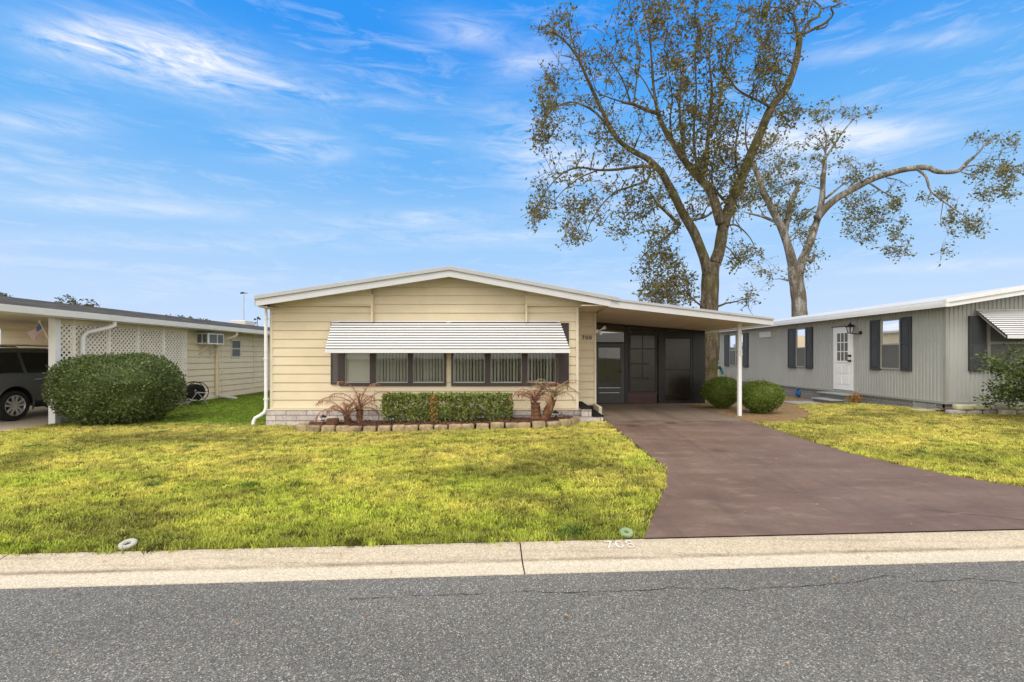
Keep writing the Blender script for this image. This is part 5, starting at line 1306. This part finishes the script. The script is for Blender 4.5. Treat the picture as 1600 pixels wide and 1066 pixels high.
donut(981, 836, 'green tinted concrete sprinkler ring in the grass by the painted kerb number', mat('algae green concrete', (.22, .29, .17), .9, .2), .040)

# a withered little plant by the grey steps
t = thing('dry_plant', 'small withered orange plant growing at the foot of the grey door steps', 'plant', (10.25, 14.45, gz(10.25, 14.45)))
mb = MB(); rr = random.Random(31); b = Vector(t.location)
for i in range(26):
    a = rr.uniform(0, 6.28); e = b+Vector((.26*math.cos(a)*rr.random(), .2*math.sin(a)*rr.random(), rr.uniform(.12, .40))); mb.tube([b, b.lerp(e, .5)+Vector((0, 0, .05)), e], [.008, .006, .003], 4)
    for k in range(9): leaf(mb, b.lerp(e, rr.uniform(.4, 1.1)), rvec(rr)+Vector((0, 0, .3)), rvec(rr), rr.uniform(.05, .1), .03)
mb.build('foliage', M['leaf_orange'], t, norm=False)
# a dusting of fallen leaves
mb = MB(); rr = random.Random(9)
for _ in range(330):
    d = rr.uniform(2.3, 12); x = rr.uniform(-1., 1.)*d*1.05; z = None
    if d < dlip(x)-.03: z = -.112
    elif d > dcurb(x)+.1 and edge_left(d) < x < edge_right(d): z = gz(x, d)+.02
    elif dlip(x)+.05 < d < dcurb(x)-.05: z = -.115+.07*sm((d-dlip(x)-.2)/.3)+.004
    elif d > dcurb(x)+.1 and d < 9.6 and x < 9: z = gz(x, d)+.026
    if z is None or (d < dlip(x) and rr.random() < .55): continue
    v = Vector((rr.uniform(-1, 1), rr.uniform(-1, 1), .12)); leaf(mb, Vector((x, d, z+.004)), v, Vector((0, 0, 1)), rr.uniform(.018, .042), rr.uniform(.012, .025), .3)
tag(mb.build('leaf_litter', M['leaf_orange'], norm=False), 'scattered dry brown leaves on the road and driveway', 'leaves', kind='stuff')

# ------------------------------------------------------------------ trees
def cat_rom(P, k):
    out = []
    for i in range(len(P)-1):
        p0, p1, p2, p3 = P[max(i-1, 0)], P[i], P[i+1], P[min(i+2, len(P)-1)]
        for j in range(k):
            t = j/k; out.append(.5*((2*p1)+(p2-p0)*t+(2*p0-5*p1+4*p2-p3)*t*t+(3*p1-p0-3*p2+p3)*t**3))
    out.append(P[-1]); return out
def grow_tree(name, label, base, D, limbs, targets, bark, lm, leaf_l, per, seed, sag=.25, gather=.35, twig_r=.035):
    """limbs: (points [(px,py)], r0, r1, depth offset at start, at end); targets: points twigs reach for"""
    rr = random.Random(seed); t = thing(name, label, 'tree', base)
    mb = MB(); nodes = []
    for P, r0, r1, a, b in limbs:
        n = len(P); pts3 = [W(x, y, D+lerp(a, b, i/(n-1))) for i, (x, y) in enumerate(P)]
        c = cat_rom(pts3, 5); m = len(c); rad = []
        for i in range(m):
            f = i/(m-1); rad.append(lerp(r0, r1, f)*.76*(1+.12*noise.noise(c[i]*1.9)))
            c[i] = c[i]+Vector((noise.noise(c[i]*1.1), noise.noise(c[i]*1.1+Vector((9, 0, 0))), 0))*min(.05, rad[-1]*.3)
        mb.tube(c, rad, 10)
        for i in range(m):
            if rad[i] < r0*.97 or r0 < .2: nodes.append((c[i], rad[i]))
    tw = mb; tips = []; spurs = []
    kd = None; pend = sorted(targets, key=lambda q: min((q-p).length for p, _ in nodes[::3]))
    cnt = 0
    for q in pend:
        if kd is None or cnt % 25 == 0:
            kd = kdtree.KDTree(len(nodes))
            for i, (p, _) in enumerate(nodes): kd.insert(p, i)
            kd.balance()
        cnt += 1
        best = None
        look = q-Vector((0, 0, gather)) if rr.random() < .75 else q
        for p, i, dist in kd.find_n(look, 6):
            if (q-p).length > .15 and (best is None or dist < best[0]): best = (dist, i)
        if best is None: continue
        p, r = nodes[best[1]]; L_ = (q-p).length
        if L_ > 3.4: continue
        r0 = min(r*.75, twig_r*(.42+.40*L_)); k = max(3, int(L_/.16)); mid = p.lerp(q, .5)+Vector((rr.uniform(-.16, .16), rr.uniform(-.16, .16), sag*rr.uniform(.1, .6)))*L_*.5
        pts3 = [(p*(1-f)**2+mid*2*f*(1-f)+q*f*f)+rvec(rr)*.025*(0 < f < 1) for f in [i/k for i in range(k+1)]]
        tw.tube(pts3, [lerp(r0, .010, i/k) for i in range(k+1)], 5, cap=False)
        for _ in range(3):      # fine spurs
            a_ = pts3[rr.randrange(1, k+1)]; e_ = a_+(rvec(rr)+Vector((0, 0, .35))).normalized()*rr.uniform(.15, .5)*(twig_r/.05); tw.tube([a_, a_.lerp(e_, .5)+rvec(rr)*.03, e_], [.009, .008, .006], 3, cap=False); spurs.append([a_.lerp(e_, .4), a_.lerp(e_, .7), e_])
        for i in range(1, k+1): nodes.append((pts3[i], lerp(r0, .006, i/k)))
        tips.append(pts3[max(0, k//2):]+[q_ for sp_ in spurs[-3:] for q_ in sp_])
    tw.build('trunk', bark, t, smooth=True, norm=False, angle=180)
    lf = MB()
    for ps in tips:
        for _ in range(int(per*rr.choice((.1, .35, .8, 1.1, 1.4, 1.7)))):
            p = ps[min(len(ps)-1, int(len(ps)*rr.random()**.6))]
            q = p+rvec(rr)*rr.uniform(.02, .24)
            d = rvec(rr); d.z = d.z*.6-.35; leaf(lf, q, d, rvec(rr), leaf_l*rr.uniform(.6, 1.3), leaf_l*rr.uniform(.45, .75), .2)
    lf.build('crown', lm, t, norm=False)
    return t
def inpoly(x, y, P):
    c = False; j = len(P)-1
    for i in range(len(P)):
        if (P[i][1] > y) != (P[j][1] > y) and x < (P[j][0]-P[i][0])*(y-P[i][1])/(P[j][1]-P[i][1])+P[i][0]: c = not c
        j = i
    return c
def ell(rr, D, lst, dep):
    out = []
    for x, y, rx, ry, n in lst:
        for _ in range(n):
            while True:
                a, b = rr.uniform(-1, 1), rr.uniform(-1, 1)
                if a*a+b*b < 1: break
            out.append(W(x+a*rx, y+b*ry, D+rr.uniform(-dep, dep)))
    return out
rr = random.Random(4)
D1 = 17.
L1 = [([(1106, 628), (1107, 590), (1108, 540), (1108, 485), (1109, 450), (1111, 428), (1113, 412)], .45, .385, 0, 0),
      ([(1107, 430), (1101, 402), (1085, 366), (1061, 322), (1040, 280), (1032, 264)], .25, .155, -.05, -.5),
      ([(1034, 270), (1014, 250), (982, 232), (960, 211), (942, 174), (925, 140), (903, 92), (881, 62), (862, 50)], .14, .025, -.5, -1.6),
      ([(944, 180), (932, 150), (918, 120)], .05, .02, -1.0, -1.4), ([(905, 95), (893, 60), (887, 30)], .035, .012, -1.4, -1.8),
      ([(960, 212), (935, 180), (912, 165), (888, 160), (862, 172), (845, 200)], .06, .015, -.9, -1.2),
      ([(1030, 262), (1000, 260), (965, 265), (935, 266), (905, 262), (878, 272), (852, 300), (838, 330)], .075, .014, -.5, -1.9),
      ([(935, 266), (906, 278), (878, 300), (862, 322)], .035, .012, -.8, -2.), ([(1015, 259), (1012, 280), (985, 292), (962, 300), (945, 315), (932, 332), (922, 350), (912, 380)], .06, .012, -.5, -2.2),
      ([(1062, 352), (1043, 333), (1027, 318), (1016, 300)], .09, .03, -.1, -1.), ([(1060, 355), (1040, 372), (1015, 390), (1000, 405)], .05, .015, 0, -1.3),
      ([(1100, 480), (1088, 472), (1072, 455), (1060, 440)], .05, .012, -.3, -1.), ([(1075, 345), (1100, 340), (1115, 330)], .06, .05, -.1, .2),
      ([(1117, 412), (1125, 385), (1131, 350), (1141, 319), (1155, 286), (1172, 244), (1188, 206), (1207, 166), (1230, 136), (1242, 103), (1248, 70), (1248, 53)], .285, .125, .05, .9),
      ([(1248, 60), (1265, 34), (1279, 25), (1282, 11), (1272, 2)], .085, .03, .9, 1.3), ([(1249, 56), (1276, 43), (1292, 34), (1302, 22), (1299, 12), (1313, 7)], .08, .025, .9, .5),
      ([(1276, 46), (1290, 42), (1294, 34)], .05, .03, .7, .6), ([(1247, 60), (1243, 38), (1240, 20), (1250, 0)], .075, .03, .9, 1.), ([(1241, 24), (1220, 13), (1195, 11), (1178, 9)], .04, .012, 1., .4),
      ([(1204, 168), (1190, 160), (1165, 148), (1148, 135), (1135, 112), (1122, 95)], .075, .015, .5, -.4), ([(1228, 118), (1215, 113), (1205, 116)], .04, .012, .8, .4),
      ([(1126, 350), (1119, 324), (1108, 295), (1094, 280), (1071, 253), (1052, 225), (1036, 197), (1026, 172)], .22, .10, .1, .4),
      ([(1028, 180), (1021, 136), (1018, 94), (1014, 47), (1000, -5)], .085, .022, .4, .9), ([(1030, 178), (1010, 172), (990, 163), (972, 160)], .105, .055, .4, .0),
      ([(985, 162), (975, 130), (955, 95), (935, 72)], .045, .012, .1, -.8), ([(990, 163), (994, 130), (1000, 90), (990, 40)], .04, .012, .2, .5),
      ([(975, 160), (950, 152), (932, 142), (925, 118)], .035, .012, .0, -.6), ([(1024, 160), (1005, 125), (985, 105)], .04, .012, .4, 1.),
      ([(1095, 283), (1104, 255), (1105, 225), (1108, 190), (1112, 140), (1108, 90), (1112, 40)], .13, .025, .2, .9), ([(1070, 250), (1066, 215), (1062, 170), (1064, 120), (1060, 70)], .08, .018, .3, 1.4),
      ([(1052, 226), (1047, 190), (1050, 150), (1042, 100)], .055, .015, .3, -.6), ([(1110, 215), (1122, 180), (1128, 130), (1138, 80), (1150, 40), (1160, 5)], .075, .018, .5, 1.2),
      ([(1095, 278), (1086, 240), (1084, 190), (1088, 140), (1086, 90), (1092, 30)], .075, .016, .2, -.8), ([(1158, 282), (1150, 250), (1152, 210), (1160, 175), (1163, 150)], .06, .016, .3, -.6),
      ([(1140, 322), (1120, 300), (1112, 280), (1115, 250), (1122, 225)], .07, .02, .2, -.7), ([(1172, 246), (1165, 222), (1166, 190), (1172, 160)], .05, .014, .5, 1.3),
      ([(1130, 355), (1150, 352), (1172, 372), (1182, 395)], .05, .012, .1, -.8), ([(1128, 380), (1145, 395), (1158, 415)], .04, .01, .1, -.6)]
OUT1 = [(826, 55), (850, 35), (876, 5), (896, 22), (912, 58), (935, 62), (950, 30), (985, -50), (1320, -60), (1318, 18), (1300, 12), (1270, 30), (1240, 70), (1225, 115), (1215, 145), (1232, 158), (1258, 178), (1255, 195), (1232, 200), (1215, 225), (1200, 270), (1180, 300),
        (1175, 330), (1160, 345), (1145, 360), (1125, 345), (1100, 350), (1080, 340), (1060, 372), (1040, 405), (1010, 385), (985, 372), (960, 372), (948, 350), (930, 372), (912, 398), (880, 380), (884, 350), (862, 345), (832, 360), (822, 320), (824, 285), (860, 258), (900, 250), (905, 240), (880, 250), (850, 236), (822, 240),
        (822, 205), (838, 175), (845, 130), (868, 100), (868, 70)]
T1 = []
while len(T1) < 800:
    x, y = rr.uniform(815, 1325), rr.uniform(-60, 410)
    if inpoly(x, y, OUT1): T1.append(W(x, y, D1+rr.uniform(-2.6, 2.6)))
T1 += ell(rr, D1, [(1035, 425, 40, 35, 80), (1055, 455, 36, 24, 50), (1025, 465, 24, 10, 20), (1095, 95, 60, 80, 95), (1100, 215, 55, 60, 95), (1130, 265, 45, 30, 45), (1195, 30, 40, 25, 28), (1205, 85, 35, 35, 30), (1195, 125, 35, 20, 22), (845, 320, 18, 26, 20), (895, 350, 18, 38, 26),
        (850, 48, 22, 9, 12), (880, 25, 10, 16, 8), (1000, 320, 30, 25, 26), (1155, 405, 20, 14, 14), (1172, 460, 8, 22, 8), (1245, 172, 18, 14, 12), (1160, 300, 25, 25, 20), (850, 205, 20, 24, 18), (860, 140, 20, 30, 18), (1020, 35, 20, 30, 20)], 1.4)
grow_tree('oak_tree', 'tall sparse-leaved tree with many forking grey brown limbs behind the carport', (wx(1104, D1), D1, .1), D1, L1, T1, M['tree_bark'], M['leaf_tree'], .128, 12, 6, twig_r=.055)

D2 = 27.
L2 = [([(1248, 640), (1249, 560), (1249, 488), (1247, 455), (1244, 432), (1243, 415)], .56, .46, 0, 0),
      ([(1240, 425), (1237, 408), (1232, 387), (1222, 358), (1206, 328), (1192, 297), (1180, 265), (1176, 252)], .36, .15, 0, -1.),
      ([(1226, 362), (1230, 342), (1236, 316), (1247, 292)], .26, .16, -.1, .3), ([(1218, 350), (1196, 340), (1180, 336), (1162, 331)], .13, .03, -.3, -1.2),
      ([(1246, 440), (1251, 412), (1261, 390), (1271, 359), (1280, 335), (1285, 304), (1287, 269), (1289, 245)], .36, .13, 0, .8),
      ([(1289, 248), (1303, 227), (1317, 206), (1337, 182)], .10, .03, .8, 1.4), ([(1289, 248), (1291, 215), (1285, 198)], .07, .025, .8, .3), ([(1290, 240), (1281, 220), (1266, 211)], .06, .02, .8, .5),
      ([(1276, 342), (1299, 316), (1330, 297), (1365, 279), (1400, 268), (1428, 263), (1449, 262), (1466, 269), (1497, 267), (1512, 253), (1522, 245)], .28, .10, .2, -1.4),
      ([(1520, 247), (1532, 235), (1541, 222), (1545, 212)], .07, .02, -1.4, -1.6), ([(1505, 262), (1525, 258), (1545, 262)], .06, .015, -1.4, -1.2), ([(1497, 267), (1520, 275), (1540, 285)], .05, .015, -1.4, -2.),
      ([(1432, 264), (1446, 276), (1454, 298), (1473, 314), (1497, 331), (1512, 340)], .095, .025, -.9, -1.6), ([(1455, 298), (1450, 312), (1447, 324)], .04, .015, -1.1, -1.2), ([(1474, 314), (1470, 340), (1471, 352)], .03, .012, -1.3, -1.3),
      ([(1290, 310), (1305, 298), (1318, 288), (1335, 282)], .10, .03, .2, .9), ([(1355, 284), (1375, 297), (1395, 308), (1405, 315)], .07, .02, -.3, -.9), ([(1385, 278), (1405, 282), (1420, 292)], .05, .015, -.5, -.2),
      ([(1275, 322), (1262, 332), (1250, 345), (1246, 362)], .07, .02, .2, .9), ([(1320, 305), (1332, 325), (1335, 340)], .06, .02, -.1, -.8), ([(1256, 402), (1268, 408), (1272, 398)], .16, .10, 0, -.3)]
rr = random.Random(8)
T2 = ell(rr, D2, [(1296, 180, 36, 26, 26), (1283, 225, 26, 16, 9), (1305, 222, 25, 10, 8), (1345, 175, 25, 8, 7), (1278, 260, 20, 20, 14), (1325, 256, 16, 14, 11), (1330, 282, 30, 12, 12), (1345, 335, 34, 26, 34), (1380, 342, 36, 26, 34), (1345, 372, 24, 16, 18), (1335, 310, 30, 18, 14), (1400, 383, 28, 20, 24), (1398, 318, 20, 14, 12),
       (1225, 292, 42, 45, 85), (1212, 240, 34, 34, 34), (1188, 300, 25, 40, 20), (1235, 330, 28, 22, 22), (1545, 218, 34, 12, 16), (1580, 225, 14, 14, 9), (1560, 262, 38, 18, 34), (1575, 292, 24, 24, 26), (1545, 312, 14, 18, 9), (1540, 285, 30, 18, 12), (1493, 345, 20, 26, 20), (1525, 358, 24, 14, 18), (1480, 302, 22, 14, 10), (1475, 393, 8, 6, 4),
       (1450, 312, 10, 14, 6), (1262, 428, 24, 9, 8), (1166, 395, 22, 18, 14), (1200, 425, 18, 12, 12), (1250, 368, 14, 14, 10), (1260, 345, 16, 14, 8), (1172, 470, 7, 20, 5), (1395, 300, 14, 10, 5), (1355, 262, 14, 12, 7), (1275, 395, 10, 14, 6)], 1.3)
grow_tree('pale_tree', 'pale barked tree with one long arching bare arm rising behind the grey house', (wx(1248, D2), D2, 0), D2, L2, T2, M['tree_bark_pale'], M['leaf_tree2'], .175, 11, 9, twig_r=.07)

# loose shrub at the right edge
rr = random.Random(12); base = Vector((11.45, 9.9, gz(11.4, 9.9)))
t = thing('leafy_shrub', 'loose leafy green shrub before the awninged window of the grey house', 'shrub', base)
mb = MB(); tips = []
for i in range(80):
    a = rr.uniform(0, 6.283); rad_ = rr.uniform(.2, 1.)**.6; e = base+Vector((math.cos(a)*1.45*rad_, math.sin(a)*1.2*rad_, rr.uniform(.55, 1.70)-.25*rad_*rad_))
    m1 = base+Vector((0, 0, .25)); mid = m1.lerp(e, .5)+Vector((0, 0, .25)); ps = [m1*(1-f)**2+mid*2*f*(1-f)+e*f*f for f in [j/7 for j in range(8)]]
    mb.tube(ps, [lerp(.025, .005, j/7) for j in range(8)], 5); tips.append(ps[2:])
mb.tube([base-Vector((0, 0, .05)), base+Vector((0, 0, .3))], [.08, .05], 8); mb.build('stem', M['bark'], t)
mb = MB()
for ps in tips:
    for _ in range(130):
        p = ps[min(len(ps)-1, int(len(ps)*rr.random()**.5))]; q = p+rvec(rr)*rr.uniform(.02, .24)
        d = rvec(rr)+Vector((q.x-base.x, q.y-base.y, .5))*.4; leaf(mb, q, d, rvec(rr), .082*rr.uniform(.6, 1.3), .045*rr.uniform(.7, 1.1))
mb.build('foliage', M['leaf_right'], t, norm=False)

# small trees far beyond the left roofs
for lb, x, y, rx, ry, D3, n in (('small far tree top above the left end of the dark shingle roof', 4, 462, 16, 9, 60, 30), ('far ragged tree top above the dark shingle roof, nearer the left edge', 118, 473, 36, 13, 60, 70),
                            ('far ragged tree top above the dark shingle roof, nearer the antenna pole', 290, 500, 40, 13, 62, 75)):
    rr = random.Random(x); lim = [([(x, 600), (x+1, 555), (x, y+14), (x-2, y)], .28, .06, 0, 0), ([(x, y+20), (x-rx*.5, y+6), (x-rx*.8, y-2)], .12, .03, 0, -1), ([(x, y+22), (x+rx*.5, y+8), (x+rx*.85, y+2)], .12, .03, 0, 1)]
    T3 = ell(rr, D3, [(x-rx*.5, y, rx*.5, ry*.8, n//3), (x+rx*.4, y+3, rx*.55, ry*.75, n//3), (x, y+14, rx, ry, n//3)], 1.5)
    grow_tree('far_tree', lb, (wx(x, D3), D3, -.3), D3, lim, T3, M['bark'], M['leaf_far'], .30, 11, int(x)+2, twig_r=.03)

# the low wooded edge of the park, far behind the homes
rr = random.Random(77); mb = MB()
for i in range(15000):
    x = rr.uniform(-170, 170); h = 3.6+1.5*noise.noise((x*.07, 1, 0))+.9*noise.noise((x*.3, 5, 0)); z = h*rr.random()**.7
    leaf(mb, Vector((x, 112+rr.uniform(-3, 3)+.001*x*x, z-.3)), rvec(rr), rvec(rr), rr.uniform(.5, 1.1), rr.uniform(.4, .8))
tag(mb.build('treeline', M['leaf_far'], norm=False), 'low wooded edge far behind the homes', 'trees', kind='stuff')
